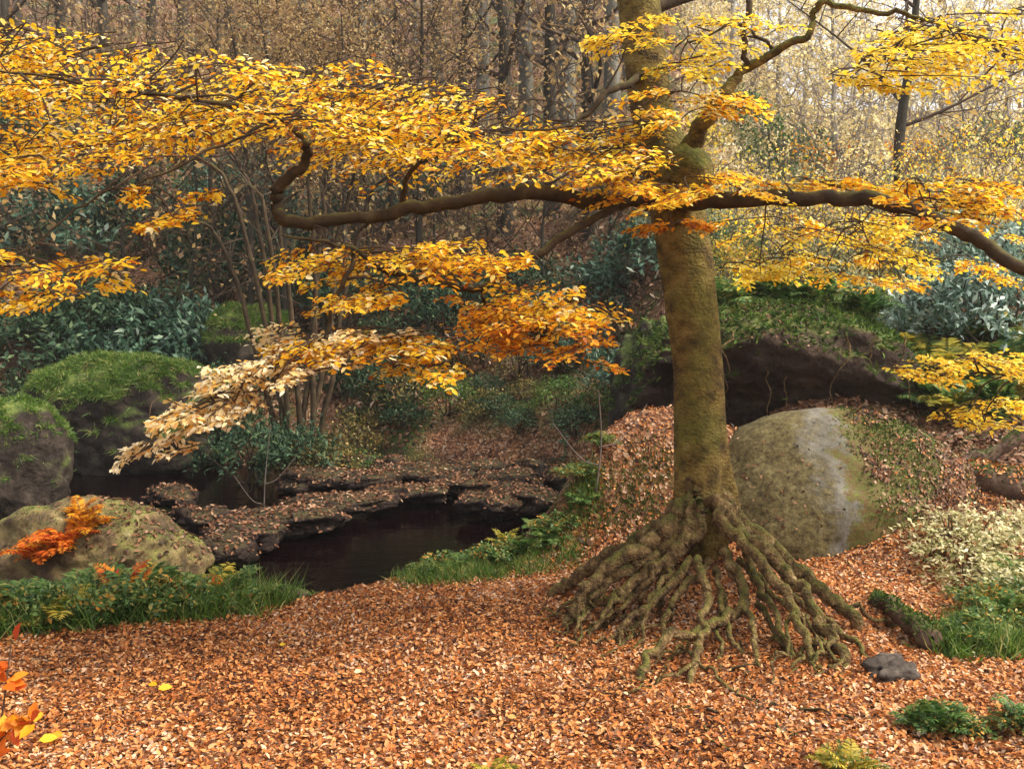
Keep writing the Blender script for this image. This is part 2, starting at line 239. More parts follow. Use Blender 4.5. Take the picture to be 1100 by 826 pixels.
def ground_mat():
    m, n, l, out = mat('woodland_floor')
    tc = n.new('ShaderNodeTexCoord')
    def vor(scale):
        v = n.new('ShaderNodeTexVoronoi'); v.inputs['Scale'].default_value = scale; l.new(tc.outputs['Object'], v.inputs['Vector']); return v
    v1 = vor(24); bw = n.new('ShaderNodeSeparateColor'); l.new(v1.outputs['Color'], bw.inputs[0])
    r = ramp(n, [(0.0, (0.035, 0.016, 0.010)), (0.3, (0.10, 0.038, 0.018)), (0.6, (0.19, 0.08, 0.035)), (0.85, (0.27, 0.14, 0.075)), (1.0, (0.33, 0.23, 0.16))]); l.new(bw.outputs[0], r.inputs['Fac'])
    nz = n.new('ShaderNodeTexNoise'); nz.inputs['Scale'].default_value = 0.55; nz.inputs['Detail'].default_value = 8; l.new(tc.outputs['Object'], nz.inputs['Vector'])
    r2 = ramp(n, [(0.42, (0, 0, 0)), (0.62, (1, 1, 1))]); l.new(nz.outputs['Fac'], r2.inputs['Fac'])
    g = n.new('ShaderNodeNewGeometry'); sx = n.new('ShaderNodeSeparateXYZ'); l.new(g.outputs['Position'], sx.inputs[0])
    fy = n.new('ShaderNodeMapRange'); fy.inputs['From Min'].default_value = 10.5; fy.inputs['From Max'].default_value = 13; l.new(sx.outputs['Y'], fy.inputs['Value'])
    mu = math_node(n, 'MULTIPLY'); l.new(r2.outputs['Color'], mu.inputs[0]); l.new(fy.outputs[0], mu.inputs[1])
    n3 = n.new('ShaderNodeTexNoise'); n3.inputs['Scale'].default_value = 7; n3.inputs['Detail'].default_value = 6; l.new(tc.outputs['Object'], n3.inputs['Vector'])
    rg = ramp(n, [(0.3, (0.02, 0.026, 0.008)), (0.55, (0.05, 0.07, 0.016)), (0.75, (0.12, 0.11, 0.03))]); l.new(n3.outputs['Fac'], rg.inputs['Fac'])
    mx = n.new('ShaderNodeMix'); mx.data_type = 'RGBA'; l.new(mu.outputs[0], mx.inputs['Factor']); l.new(r.outputs['Color'], mx.inputs['A']); l.new(rg.outputs['Color'], mx.inputs['B'])
    # wet dark mud near and under the water line
    wz = n.new('ShaderNodeMapRange'); wz.inputs['From Min'].default_value = -0.25; wz.inputs['From Max'].default_value = -0.7; l.new(sx.outputs['Z'], wz.inputs['Value'])
    mw = n.new('ShaderNodeMix'); mw.data_type = 'RGBA'; l.new(wz.outputs[0], mw.inputs['Factor']); l.new(mx.outputs['Result'], mw.inputs['A']); mw.inputs['B'].default_value = (0.02, 0.011, 0.009, 1)
    b = n.new('ShaderNodeBsdfPrincipled'); b.inputs['Roughness'].default_value = 0.9; b.inputs['Specular IOR Level'].default_value = 0.2
    l.new(mw.outputs['Result'], b.inputs['Base Color'])
    bp = n.new('ShaderNodeBump'); bp.inputs['Strength'].default_value = 0.8; bp.inputs['Distance'].default_value = 0.03; l.new(v1.outputs['Distance'], bp.inputs['Height']); l.new(bp.outputs[0], b.inputs['Normal'])
    l.new(b.outputs[0], out.inputs['Surface']); return m
M['ground'] = ground_mat()
def water_mat():
    m, n, l, out = mat('stream_water')
    b = n.new('ShaderNodeBsdfPrincipled'); b.inputs['Base Color'].default_value = (0.0025, 0.0008, 0.001, 1); b.inputs['Roughness'].default_value = 0.06; b.inputs['IOR'].default_value = 1.33; b.inputs['Specular IOR Level'].default_value = 0.22
    tc = n.new('ShaderNodeTexCoord'); mp = n.new('ShaderNodeMapping'); mp.inputs['Scale'].default_value = (1, 1.6, 1); l.new(tc.outputs['Object'], mp.inputs[0])
    nz = n.new('ShaderNodeTexNoise'); nz.inputs['Scale'].default_value = 3.0; nz.inputs['Detail'].default_value = 4; l.new(mp.outputs[0], nz.inputs['Vector'])
    bp = n.new('ShaderNodeBump'); bp.inputs['Strength'].default_value = 0.25; bp.inputs['Distance'].default_value = 0.05; l.new(nz.outputs['Fac'], bp.inputs['Height']); l.new(bp.outputs[0], b.inputs['Normal'])
    l.new(b.outputs[0], out.inputs['Surface']); return m
M['water'] = water_mat()
def foam_mat():
    m, n, l, out = mat('white_water')
    b = n.new('ShaderNodeBsdfPrincipled'); b.inputs['Base Color'].default_value = (0.55, 0.60, 0.64, 1); b.inputs['Roughness'].default_value = 0.35
    l.new(b.outputs[0], out.inputs['Surface']); return m
M['foam'] = foam_mat()

# ------------------------------------------------------------------ object helpers
C = sc.collection
def mesh_from(name, verts, loops, starts, totals, smooth=False):
    me = bpy.data.meshes.new(name)
    verts = np.ascontiguousarray(verts, np.float32)
    me.vertices.add(len(verts)); me.vertices.foreach_set('co', verts.ravel())
    me.loops.add(len(loops)); me.loops.foreach_set('vertex_index', np.ascontiguousarray(loops, np.int32).ravel())
    me.polygons.add(len(starts)); me.polygons.foreach_set('loop_start', np.ascontiguousarray(starts, np.int32))
    me.polygons.foreach_set('loop_total', np.ascontiguousarray(totals, np.int32))
    if smooth: me.polygons.foreach_set('use_smooth', np.ones(len(starts), bool))
    me.update(calc_edges=True); me.validate(); return me
def mesh_quads(name, verts, faces, smooth=False):
    faces = np.asarray(faces); k = faces.shape[1]; n = len(faces)
    return mesh_from(name, verts, faces.ravel(), np.arange(n)*k, np.full(n, k), smooth)
def obj(name, me, m=None, parent=None, loc=None):
    o = bpy.data.objects.new(name, me); C.objects.link(o)
    if m is not None and not me.materials: me.materials.append(M[m] if isinstance(m, str) else m)
    if parent is not None: o.parent = parent
    if loc is not None: o.location = loc
    return o
def tag(o, label, cat, group=None, kind=None):
    o['label'] = label; o['category'] = cat
    if group: o['group'] = group
    if kind: o['kind'] = kind
    return o
def thing(name, label, cat, loc=(0, 0, 0), rz=0, group=None, scale=1):
    o = bpy.data.objects.new(name, None); C.objects.link(o); o.location = loc; o.rotation_euler = (0, 0, rz)
    o.scale = (scale,)*3 if isinstance(scale, (int, float)) else scale; o.empty_display_size = 0.1
    return tag(o, label, cat, group)
def stuff(o): o['kind'] = 'stuff'; return o

LEAF6 = np.array([(0, 0, 0), (0.30, 0.42, 0.10), (0.68, 0.36, 0.10), (1, 0, 0.0), (0.68, -0.36, 0.10), (0.30, -0.42, 0.10)], float)
LEAF6F = np.array([(0, 3, 2, 1), (0, 5, 4, 3)])
LEAF4 = np.array([(0, 0, 0), (0.45, 0.5, 0.08), (1, 0, -0.05), (0.45, -0.5, 0.08)], float)
LEAF4F = np.array([(0, 3, 2, 1)])
BLADE = np.array([(0, 0.5, 0), (0, -0.5, 0), (0.55, -0.35, 0.0), (0.55, 0.35, 0.0), (1, 0, -0.22)], float)
def leaf_arrays(pos, d, nrm, length, width, tpl=6):
    T, Fc = (LEAF6, LEAF6F) if tpl == 6 else (LEAF4, LEAF4F)
    pos = np.asarray(pos, float); N = len(pos)
    d = nrmz(d); b = nrmz(np.cross(nrm, d)); nn = np.cross(d, b)
    L = np.broadcast_to(np.asarray(length, float), (N,))[:, None, None]; W = np.broadcast_to(np.asarray(width, float), (N,))[:, None, None]
    v = pos[:, None, :]+T[None, :, 0:1]*L*d[:, None, :]+T[None, :, 1:2]*W*b[:, None, :]+T[None, :, 2:3]*L*nn[:, None, :]
    k = len(T); f = (Fc[None]+(np.arange(N)*k)[:, None, None]).reshape(-1, 4)
    return v.reshape(-1, 3), f
def leaf_mesh(name, pos, d, nrm, length, width, tpl=6):
    v, f = leaf_arrays(pos, d, nrm, length, width, tpl); return mesh_quads(name, v, f)
def blade_mesh(name, pos, d, nrm, length, width):
    pos = np.asarray(pos, float); N = len(pos); d = nrmz(d); b = nrmz(np.cross(nrm, d)); nn = np.cross(d, b)
    L = np.broadcast_to(np.asarray(length, float), (N,))[:, None, None]; W = np.broadcast_to(np.asarray(width, float), (N,))[:, None, None]
    v = pos[:, None, :]+BLADE[None, :, 0:1]*L*d[:, None, :]+BLADE[None, :, 1:2]*W*b[:, None, :]+BLADE[None, :, 2:3]*L*nn[:, None, :]
    base = np.arange(N)*5
    lp = np.stack([base, base+1, base+2, base+3, base+3, base+2, base+4], 1)
    st = np.stack([np.arange(N)*7, np.arange(N)*7+4], 1).ravel(); tt = np.tile([4, 3], N)
    return mesh_from(name, v.reshape(-1, 3), lp.ravel(), st, tt)
class Tubes:
    def __init__(s): s.v, s.f, s.n = [], [], 0
    def add(s, pts, rad, sides=6, lump=0.0, flat=1.0, seed=0.0, freq=3.0):
        pts = np.asarray(pts, float); K = len(pts); rad = np.broadcast_to(np.asarray(rad, float), (K,))
        t = np.gradient(pts, axis=0); t = nrmz(t)
        ref = np.array([0.0, 0.0, 1.0]) if abs(t[:, 2]).mean() < 0.75 else np.array([0.0, 1.0, 0.0])
        a = nrmz(np.cross(ref, t)); b = np.cross(t, a)
        th = np.arange(sides)*2*math.pi/sides
        ring = np.cos(th)[None, :, None]*a[:, None, :]+np.sin(th)[None, :, None]*b[:, None, :]*flat
        r = rad[:, None]*np.ones(sides)
        if lump:
            q = pts[:, None, :]+ring*rad[:, None, None]
            r = r*(1+lump*fbm(q[..., 0]*freq+seed, q[..., 1]*freq, q[..., 2]*freq, 3))
        v = pts[:, None, :]+ring*r[:, :, None]
        i = np.arange(K-1)[:, None]*sides; j = np.arange(sides)[None, :]; j2 = (j+1) % sides
        f = np.stack([i+j, i+j2, i+sides+j2, i+sides+j], -1).reshape(-1, 4)+s.n
        s.v.append(v.reshape(-1, 3)); s.f.append(f); s.n += K*sides
    def mesh(s, name): return mesh_quads(name, np.concatenate(s.v), np.concatenate(s.f), True)
def smooth_path(pts, n=24):
    pts = np.asarray(pts, float); K = len(pts)
    if K < 3:
        t = np.linspace(0, 1, n)[:, None]; return pts[0]*(1-t)+pts[-1]*t
    p = np.vstack([2*pts[0]-pts[1], pts, 2*pts[-1]-pts[-2]]); out = []
    for u in np.linspace(0, K-1-1e-6, n):
        i = int(u); f = u-i; a, b, c, d = p[i], p[i+1], p[i+2], p[i+3]
        out.append(0.5*((2*b)+(-a+c)*f+(2*a-5*b+4*c-d)*f*f+(-a+3*b-3*c+d)*f**3))
    return np.array(out)
def wiggle(pts, amp, freq, seed):
    p = pts.copy(); s = np.linspace(0, 1, len(p))*len(p)*0.5*freq
    for k in range(p.shape[1] if p.shape[1] < 4 else 3): p[:, k] += amp*fbm(s+seed*3.1+k*31, s*0+seed, k*7.0, 2)
    return p

# ================================================================== THE SETTING
def axis(parts): return np.unique(np.concatenate([np.arange(a, b, s) for a, b, s in parts]))
gx = axis([(-160, -30, 6), (-30, -9, 0.7), (-9, 9, 0.11), (9, 30, 0.7), (30, 161, 6)])
gy = axis([(-40, 3, 2.0), (3, 14, 0.10), (14, 28, 0.2), (28, 60, 0.8), (60, 321, 8)])
X, Y = np.meshgrid(gx, gy); Z = terrain(X, Y); Z = np.where(Y > 150, terrain(X, np.full_like(Y, 150)), Z)
nx, ny = len(gx), len(gy); idx = np.arange(nx*ny).reshape(ny, nx)
f = np.stack([idx[:-1, :-1], idx[:-1, 1:], idx[1:, 1:], idx[1:, :-1]], -1).reshape(-1, 4)
g_o = obj('ground', mesh_quads('ground', np.stack([X, Y, Z], -1).reshape(-1, 3), f, True), 'ground')
tag(g_o, 'leaf covered woodland floor rising into a hillside', 'ground', kind='structure')

wx = np.linspace(-30, 4.2, 60); wy = np.linspace(8.0, 26, 40); X, Y = np.meshgrid(wx, wy); idx = np.arange(X.size).reshape(X.shape)
f = np.stack([idx[:-1, :-1], idx[:-1, 1:], idx[1:, 1:], idx[1:, :-1]], -1).reshape(-1, 4)
w_o = obj('stream', mesh_quads('stream', np.stack([X, Y, np.full_like(X, WATER)], -1).reshape(-1, 3), f, True), 'water')
tag(w_o, 'dark still stream pool below the leafy bank', 'stream', kind='structure')

# ================================================================== ROCKS
def ico(sub):
    import bmesh
    bm = bmesh.new(); bmesh.ops.create_icosphere(bm, subdivisions=sub, radius=1.0)
    v = np.array([x.co[:] for x in bm.verts]); f = np.array([[x.index for x in q.verts] for q in bm.faces]); bm.free(); return v, f
ICO = {k: ico(k) for k in (3, 4, 5, 6)}
def rock_geo(size, seed, sub=5, amp=0.22, freq=1.3, power=2.6, fine=0.05):
    v, f = ICO[sub]; v = v.copy()
    r = (np.abs(v)**power).sum(1)**(-1/power); v = v*r[:, None]
    d = fbm(v[:, 0]*freq+seed*7.7, v[:, 1]*freq+seed*3.3, v[:, 2]*freq+seed, 3)*amp+fbm(v[:, 0]*6+seed, v[:, 1]*6, v[:, 2]*6+seed, 3)*fine
    v = v*(1+d)[:, None]*np.asarray(size)
    return v, f
def surf_sample(v, f, n, weight=None):
    a, b, c = v[f[:, 0]], v[f[:, 1]], v[f[:, 2]]
    cr = np.cross(b-a, c-a); ar = np.linalg.norm(cr, axis=1)/2; nr = nrmz(cr); cen = (a+b+c)/3
    wt = ar*(1 if weight is None else np.clip(weight(cen, nr), 0, None)); wt = wt/wt.sum()
    i = rng.choice(len(f), n, p=wt); u = rng.random((n, 2)); m = u.sum(1) > 1; u[m] = 1-u[m]
    p = a[i]+(b-a)[i]*u[:, :1]+(c-a)[i]*u[:, 1:]
    return p, nr[i]
def rotz(v, a):
    c, s = math.cos(a), math.sin(a); R = np.array([[c, -s, 0], [s, c, 0], [0, 0, 1]]); return v@R.T
def tangent_dirs(nr):
    r = rng.normal(size=nr.shape); return nrmz(r-nr*(r*nr).sum(1, keepdims=True))
def moss_on(parent, v, f, n, length, m='mossblade', weight=None, droop=0.5, wf=None):
    wfun = weight or (lambda c, q: np.clip(q[:, 2]-0.15, 0, 1)*np.clip(0.5+1.6*fbm(c[:, 0]*1.7, c[:, 1]*1.7, c[:, 2]*1.7+parent.location.x, 3), 0, 1))
    p, nr = surf_sample(v, f, n, wfun)
    td = tangent_dirs(nr); d = nrmz(nr*0.8+td*0.7+np.array([0, 0, -droop])*rng.random((n, 1)))
    return stuff(obj('moss', blade_mesh('moss', p-nr*0.01, d, tangent_dirs(nr)+nr*0.2, length*(0.5+rng.random(n)), length*(wf or (0.09 if m == 'grass' else 0.3))), m, parent))
def leaves_on(name, label, o, v, f, n, m, size=0.055, weight=None):
    p, nr = surf_sample(v, f, n, weight or (lambda c, q: np.clip(q[:, 2]-0.25, 0, 1)))
    p = p+np.array(o.location); nn = nrmz(nr+rng.normal(size=nr.shape)*0.35); L = size*(0.7+0.6*rng.random(n))
    q = obj(name, leaf_mesh(name, p+nr*0.015, tangent_dirs(nn), nn, L, L*0.6), m)
    return tag(q, label, 'leaves', kind='stuff')
ROCKG = {}
def rock(name, label, cat, center, size, seed, m, rz=0, sub=5, group=None, **kw):
    v, f = rock_geo(size, seed, sub, **kw); v = rotz(v, rz)
    root = thing(name, label, cat, center, 0, group)
    obj('rock_body', mesh_quads('rock_body', v, f, True), m, root)
    ROCKG[root.name] = (v, f); return root, v, f

# the great granite boulder behind the beech
cB = P(884, 540, 11.0); cB[2] = 0.12
v, fb = rock_geo((1.66, 1.25, 1.29), 3.0, 6, 0.10, 1.0, 2.05, 0.02); 
boul = thing('granite_boulder', 'huge rounded granite boulder with a bare grey strip between moss and leaves', 'boulder', cB)
obj('rock_body', mesh_quads('rock_body', v, fb, True), 'granite', boul)
wR = lambda c, q: np.clip((c[:, 0]-0.0+0.5*fbm(c[:, 0]*1.2+9, c[:, 1]*1.2, c[:, 2]*1.2, 3))*2.5, 0, 1)*np.clip(q[:, 2]+0.35, 0, 1)*np.clip(0.6+1.3*fbm(c[:, 0]*1.6, c[:, 1]*1.6, c[:, 2]*1.6, 3), 0.04, 1)
moss_on(boul, v, fb, 9000, 0.045, weight=wR)
wRl = lambda c, q: np.clip((c[:, 0]-0.12+0.5*fbm(c[:, 0]*1.2+9, c[:, 1]*1.2, c[:, 2]*1.2, 3))*2.5, 0, 1)*np.clip(q[:, 2]+0.25, 0, 1)*np.clip(0.5-1.6*fbm(c[:, 0]*1.3+4, c[:, 1]*1.3, c[:, 2]*1.3, 3), 0.05, 1)*np.clip(1.25-c[:, 2], 0.05, 1)*np.clip(1.5-c[:, 0], 0.12, 1)
leaves_on('fallen_leaves', 'brown fallen leaves caught on the mossy side of the granite boulder', boul, v, fb, 12000, 'litter_dark', 0.045, wRl)
leaves_on('fallen_leaves', 'bright fallen leaves scattered low on the mossy side of the granite boulder', boul, v, fb, 2200, 'litter', 0.042, wRl)
wLl = lambda c, q: np.clip((-c[:, 0]-0.05)*1.5, 0, 1)*np.clip(q[:, 2], 0, 1)*np.clip(1.3-c[:, 2], 0.02, 1)
leaves_on('fallen_leaves', 'scattered fallen leaves on the lichened side of the granite boulder', boul, v, fb, 350, 'litter_dark', 0.04, wLl)

# undercut rock behind it
c0 = P(835, 412, 15.2)
v, f = rock_geo((2.35, 1.5, 1.15), 11.0, 6, 0.2, 0.9, 3.2, 0.05)
under = np.clip((0.35-v[:, 2])/1.2, 0, 1)*np.clip((-v[:, 1])/1.0, 0, 1); v[:, 1] += under*0.95        # undercut towards the camera
v[:, 2] -= np.clip(v[:, 0]-0.2, 0, 3)*0.26
vO = v
ovr = thing('overhanging_rock', 'dark undercut rock with fern covered top behind the granite boulder', 'rock', c0)
obj('rock_body', mesh_quads('rock_body', v, f, True), 'cave', ovr)
moss_on(ovr, v, f, 9000, 0.11, weight=lambda c, q: np.clip(q[:, 2]-0.1, 0, 1))
for k in range(9):                                                    # roots hanging down its dark face
    T = Tubes(); xx = -1.9+0.42*k+0.2*rng.normal(); ztop = 0.85-0.1*rng.random()
    L = 0.6+0.8*rng.random(); s = np.linspace(0, 1, 14)
    pts = np.stack([xx+0.25*rng.normal()*s+0.05*np.sin(s*9+k), -1.42+0.55*s*s*0.6, ztop-L*s], 1)
    T.add(wiggle(pts, 0.06, 1.0, k+3), 0.010*(1-0.7*s)+0.003, 5); obj('hanging_root', T.mesh('hanging_root'), 'rootbark', ovr)
leaves_on('fallen_leaves', 'fallen leaves lying on top of the undercut rock', ovr, v, f, 1400, 'litter_dark', 0.055, lambda c, q: np.clip(q[:, 2]-0.4, 0, 1)*np.clip(-c[:, 0]+0.6, 0, 1))

# mossy boulders along the stream
def placed(px, py, Yd): return P(px, py, Yd)
r1, v1, f1 = rock('mossy_boulder', 'leaf strewn yellow green boulder beside the orange bracken fronds', 'boulder', placed(100, 592, 11.2)-np.array([0, 0, .16]), (1.22, 0.8, 0.78), 5.9, 'lichenrock', 0.0, 6, amp=0.2, power=1.9)
moss_on(r1, v1, f1, 2600, 0.035)
leaves_on('fallen_leaves', 'fallen leaves on the back of the yellow green boulder', r1, v1, f1, 500, 'litter_dark', 0.055, lambda c, q: np.clip(q[:, 2]-0.2, 0, 1)*np.clip(c[:, 0]+0.4, 0.1, 1))
r2, v2, f2 = rock('mossy_boulder', 'dark boulder with a small grassy cap at the edge of the upper pool', 'boulder', placed(5, 490, 16.5)-np.array([0, 0, .32]), (1.0, 0.9, 1.22), 8.1, 'rock', 0.5, 5, amp=0.15)
moss_on(r2, v2, f2, 16000, 0.10, 'grass', wf=0.16)
r3, v3, f3 = rock('mossy_mound', 'long mossy boulder with shaggy green top across the upper pool', 'boulder', placed(135, 440, 22.5)-np.array([0, 0, .3]), (2.3, 1.6, 1.5), 12.7, 'rock', -0.1, 6, amp=0.16, power=2.8)
moss_on(r3, v3, f3, 46000, 0.14, 'grass', wf=0.16, droop=1.0, weight=lambda c, q: np.clip(q[:, 2]-0.45, 0, 1)*np.clip(0.55+1.5*fbm(c[:, 0]*1.1, c[:, 1]*1.1, c[:, 2], 3), 0.02, 1))
r4, v4, f4 = rock('mossy_mound', 'small bright green moss hump above the long mossy boulder', 'boulder', placed(272, 366, 25.5)-np.array([0, 0, .4]), (1.15, 0.9, 1.22), 2.7, 'rock', 0.3, 5, amp=0.15)
moss_on(r4, v4, f4, 20000, 0.13, 'grass', wf=0.16, droop=0.8, weight=lambda c, q: np.clip(q[:, 2]-0.25, 0, 1)*np.clip(0.6+1.4*fbm(c[:, 0]*1.5, c[:, 1]*1.5, c[:, 2], 3), 0.02, 1))
r5, v5, f5 = rock('mossy_boulder', 'tall narrow mossy rock leaning beside the beech trunk', 'rock', placed(700, 425, 17.5)-np.array([0, 0, .5]), (0.66, 0.75, 1.65), 21.0, 'rock', 0.3, 5, amp=0.2)
moss_on(r5, v5, f5, 3000, 0.09)
# low rocks in the stream bed, each placed on the bed
SR = [(345, 505, 19.0, .75, .5, .20), (398, 506, 18.6, .6, .5, .17), (448, 500, 19.2, .8, .6, .24), (505, 497, 19.6, .55, .5, .25), (440, 520, 17.4, .7, .4, .14),
      (545, 505, 18.6, .62, .5, .24), (590, 490, 19.8, .7, .6, .26), (560, 525, 16.8, .6, .45, .20), (640, 482, 19.5, .9, .6, .25), (300, 552, 15.0, .85, .5, .18),
      (262, 568, 14.2, .5, .4, .18), (215, 545, 15.0, .38, .35, .22), (365, 535, 16.4, .95, .4, .13), (238, 592, 13.2, .36, .4, .2), (500, 512, 18.0, .6, .4, .14),
      (530, 535, 16.4, .5, .45, .18), (185, 520, 17.0, .4, .35, .2), (20, 600, 12.5, .5, .4, .26), (60, 555, 13.6, .5, .4, .3), (478, 508, 18.3, .4, .3, .2), (420, 490, 20.3, .4, .3, .22), (380, 488, 20.5, .35, .3, .2), (612, 505, 18.2, .4, .35, .25)]
SRL = {0: 'low dark wet rock at the lip of the upper pool', 2: 'broad damp rock ledge between the two stream pools', 9: 'flat leaf covered rock jutting into the dark lower pool', 12: 'long flat rock forming the rim of the lower pool'}
for i, (px, py, Yd, a, b, c) in enumerate(SR):
    p = P(px, py, Yd); p[2] = max(WATER-0.02, min(p[2], WATER+0.25))
    rk, vv, ff = rock('stream_rock', SRL.get(i, 'small dark wet rock sitting in the stream bed'), 'rock', p, (a, b, c), 30+i*1.7, 'wetrock', rng.random()*0.8-0.4, 4, None if i in SRL else 'small wet rocks in the stream', amp=0.3, power=3.0)
    if a > 0.3: leaves_on('fallen_leaves', 'fallen leaves stuck to the wet rocks of the stream', rk, vv, ff, int(600*a), 'litter_dark', 0.07, lambda c, q: np.clip(q[:, 2]-0.3, 0, 1)).__setitem__('group', 'leaves stuck to stream rocks')
# stone by the roots
p = ground_at(955, 728); p[2] += 0.03
rock('stone', 'small angular grey stone lying on the leaves beside the beech roots', 'stone', p, (0.15, 0.11, 0.075), 50.3, 'greystone', 0.4, 4, amp=0.5, power=7)

# ================================================================== THE BEECH
TY = 8.4
beech_base = ground_at(760, 690); 
bx, by = P(755, 560, TY)[:2]
beech = thing('beech_tree', 'mossy beech with long sideways limbs of golden leaves and exposed spreading roots', 'tree', (bx, by, gz(bx, by)))
BL = np.array(beech.location)
def bobj(name, me, m): 
    o = obj(name, me, m, beech); o.location = -BL; return o
tp = [(757, 600, .10), (757, 578, .20), (756, 555, .265), (754, 530, .262), (752, 500, .248), (751, 450, .236), (750, 400, .230), (745, 350, .235), (739, 300, .245), (732, 255, .252), (727, 225, .262), (722, 200, .262), (717, 178, .235), (706, 140, .205), (698, 100, .198), (692, 50, .198), (686, 0, .195), (676, -80, .185), (664, -200, .17), (650, -330, .14), (640, -470, .10), (632, -600, .05)]
tpts = np.array([np.append(P(a, b, TY+0.0005*(600-b)), r*0.92) for a, b, r in tp])
tp4 = smooth_path(tpts, 150)
T = Tubes(); tc3 = tp4[:, :3]; 
def trunk_mesh():
    pts, rad = tp4[:, :3], tp4[:, 3]; sides = 40; K = len(pts); t = nrmz(np.gradient(pts, axis=0)); a = nrmz(np.cross(np.array([0, 1.0, 0]), t)); b = np.cross(t, a)
    th = np.arange(sides)*2*math.pi/sides; zz = pts[:, 2]
    fl = sstep(1.75, 0.85, zz)                                     # buttresses near the base
    but = 0.20*np.cos(5*th[None, :]+0.9)+0.12*np.cos(8*th[None, :]+2.0)
    r = rad[:, None]*(1+fl[:, None]*but)
    ring = np.cos(th)[None, :, None]*a[:, None, :]+np.sin(th)[None, :, None]*b[:, None, :]
    q = pts[:, None, :]+ring*r[..., None]
    r = r*(1+0.05*fbm(q[..., 0]*3, q[..., 1]*3, q[..., 2]*1.2, 3)+0.018*fbm(q[..., 0]*12, q[..., 1]*12, q[..., 2]*9, 2))
    q = pts[:, None, :]+ring*r[..., None]
    i = np.arange(K-1)[:, None]*sides; j = np.arange(sides)[None, :]; j2 = (j+1) % sides
    f = np.stack([i+j, i+j2, i+sides+j2, i+sides+j], -1).reshape(-1, 4)
    return mesh_quads('trunk', q.reshape(-1, 3), f, True)
bobj('trunk', trunk_mesh(), 'bark')
# swelling where the limbs leave the trunk
v, f = rock_geo((0.19, 0.19, 0.24), 61.0, 4, 0.15, 1.5, 2.0, 0.03); bobj('burr', mesh_quads('burr', v+P(741, 188, TY-0.08), f, True), 'bark')

SK = []                                                              # skeleton points of limbs (x,y,z,r)
def limb(pl, n=60, sides=12, m='limbbark', name='limb', wig=0.02, seed=1):
    q = np.array([np.append(P(a, b, c), r) for a, b, c, r in pl]); q = smooth_path(q, n); q[:, :3] = wiggle(q[:, :3], wig, 1.0, seed)
    T = Tubes(); T.add(q[:, :3], np.maximum(q[:, 3]*(0.80 if name == 'limb' else 0.85), 0.004), sides, 0.14, seed=seed, freq=5); bobj(name, T.mesh(name), m); SK.append(q); return q
limb([(735, 216, 8.4, .10), (690, 216, 8.2, .09), (640, 216, 8.1, .08), (560, 207, 7.9, .072), (500, 217, 7.8, .068), (430, 226, 7.7, .064), (370, 236, 7.6, .06), (318, 240, 7.5, .066), (297, 226, 7.5, .062), (302, 200, 7.5, .055), (322, 182, 7.5, .048), (330, 160, 7.45, .042), (322, 140, 7.45, .038), (296, 128, 7.4, .03), (240, 112, 7.3, .025), (150, 98, 7.1, .018), (60, 84, 6.9, .012), (-40, 70, 6.8, .008)], 110, seed=1)
limb([(728, 214, 8.3, .11), (780, 215, 8.05, .088), (870, 212, 7.8, .075), (930, 214, 7.6, .072), (985, 226, 7.4, .07), (1040, 252, 7.2, .066), (1100, 287, 7.0, .06), (1180, 325, 6.8, .05), (1300, 345, 6.7, .03), (1400, 350, 6.7, .012)], 70, seed=2)
limb([(665, 217, 8.15, .04), (640, 233, 7.9, .042), (600, 258, 7.7, .040), (545, 290, 7.5, .036), (517, 310, 7.4, .032), (470, 303, 7.3, .028), (420, 293, 7.2, .026), (382, 268, 7.2, .022), (350, 262, 7.1, .016), (300, 255, 7.0, .01)], 60, 8, seed=3)
limb([(722, 225, 8.6, .10), (732, 192, 8.5, .13), (745, 152, 8.4, .105), (765, 120, 8.25, .085), (785, 92, 8.2, .066), (803, 72, 8.2, .054), (838, 54, 8.1, .045), (865, 38, 8.0, .04), (873, 15, 8.0, .038), (885, 4, 7.95, .034), (920, 12, 7.9, .03), (965, 14, 7.8, .022), (1010, 30, 7.7, .014), (1080, 45, 7.6, .008)], 70, m='bark', seed=4)
limb([(803, 72, 8.2, .035), (798, 50, 8.15, .032), (803, 10, 8.1, .03), (798, -60, 8.1, .025), (820, -150, 8.0, .015)], 24, 8, seed=5)
limb([(838, 54, 8.1, .022), (815, 40, 8.1, .018), (790, 28, 8.1, .014), (740, 45, 8.0, .008)], 20, 7, 'limbbark', 'branch', seed=6)
limb([(692, 80, 8.66, .05), (668, 93, 8.3, .036), (645, 104, 7.9, .03), (630, 124, 7.8, .024), (600, 140, 7.6, .014), (540, 140, 7.4, .008)], 26, 8, 'limbbark', 'branch', seed=7)
limb([(517, 310, 7.4, .026), (528, 335, 7.4, .02), (560, 350, 7.4, .015), (610, 375, 7.4, .008)], 20, 7, 'limbbark', 'branch', seed=8)
limb([(382, 268, 7.2, .022), (372, 300, 7.1, .02), (352, 340, 7.0, .017), (345, 372, 6.95, .014), (290, 395, 6.8, .011), (215, 435, 6.6, .008), (150, 480, 6.5, .005)], 36, 7, 'limbbark', 'branch', seed=9)
limb([(296, 128, 7.4, .018), (250, 150, 7.2, .013), (180, 185, 7.0, .010), (100, 215, 6.9, .009), (40, 260, 6.8, .007), (-30, 300, 6.7, .005)], 36, 7, 'limbbark', 'branch', seed=10)
limb([(430, 226, 7.7, .03), (440, 190, 7.6, .024), (470, 160, 7.5, .018), (520, 145, 7.4, .012)], 20, 7, 'limbbark', 'branch', seed=11)
limb([(1180, 325, 6.8, .02), (1200, 380, 7.2, .016), (1130, 400, 7.5, .012), (1040, 402, 7.6, .008), (965, 408, 7.7, .005)], 26, 7, 'limbbark', 'branch', seed=12)
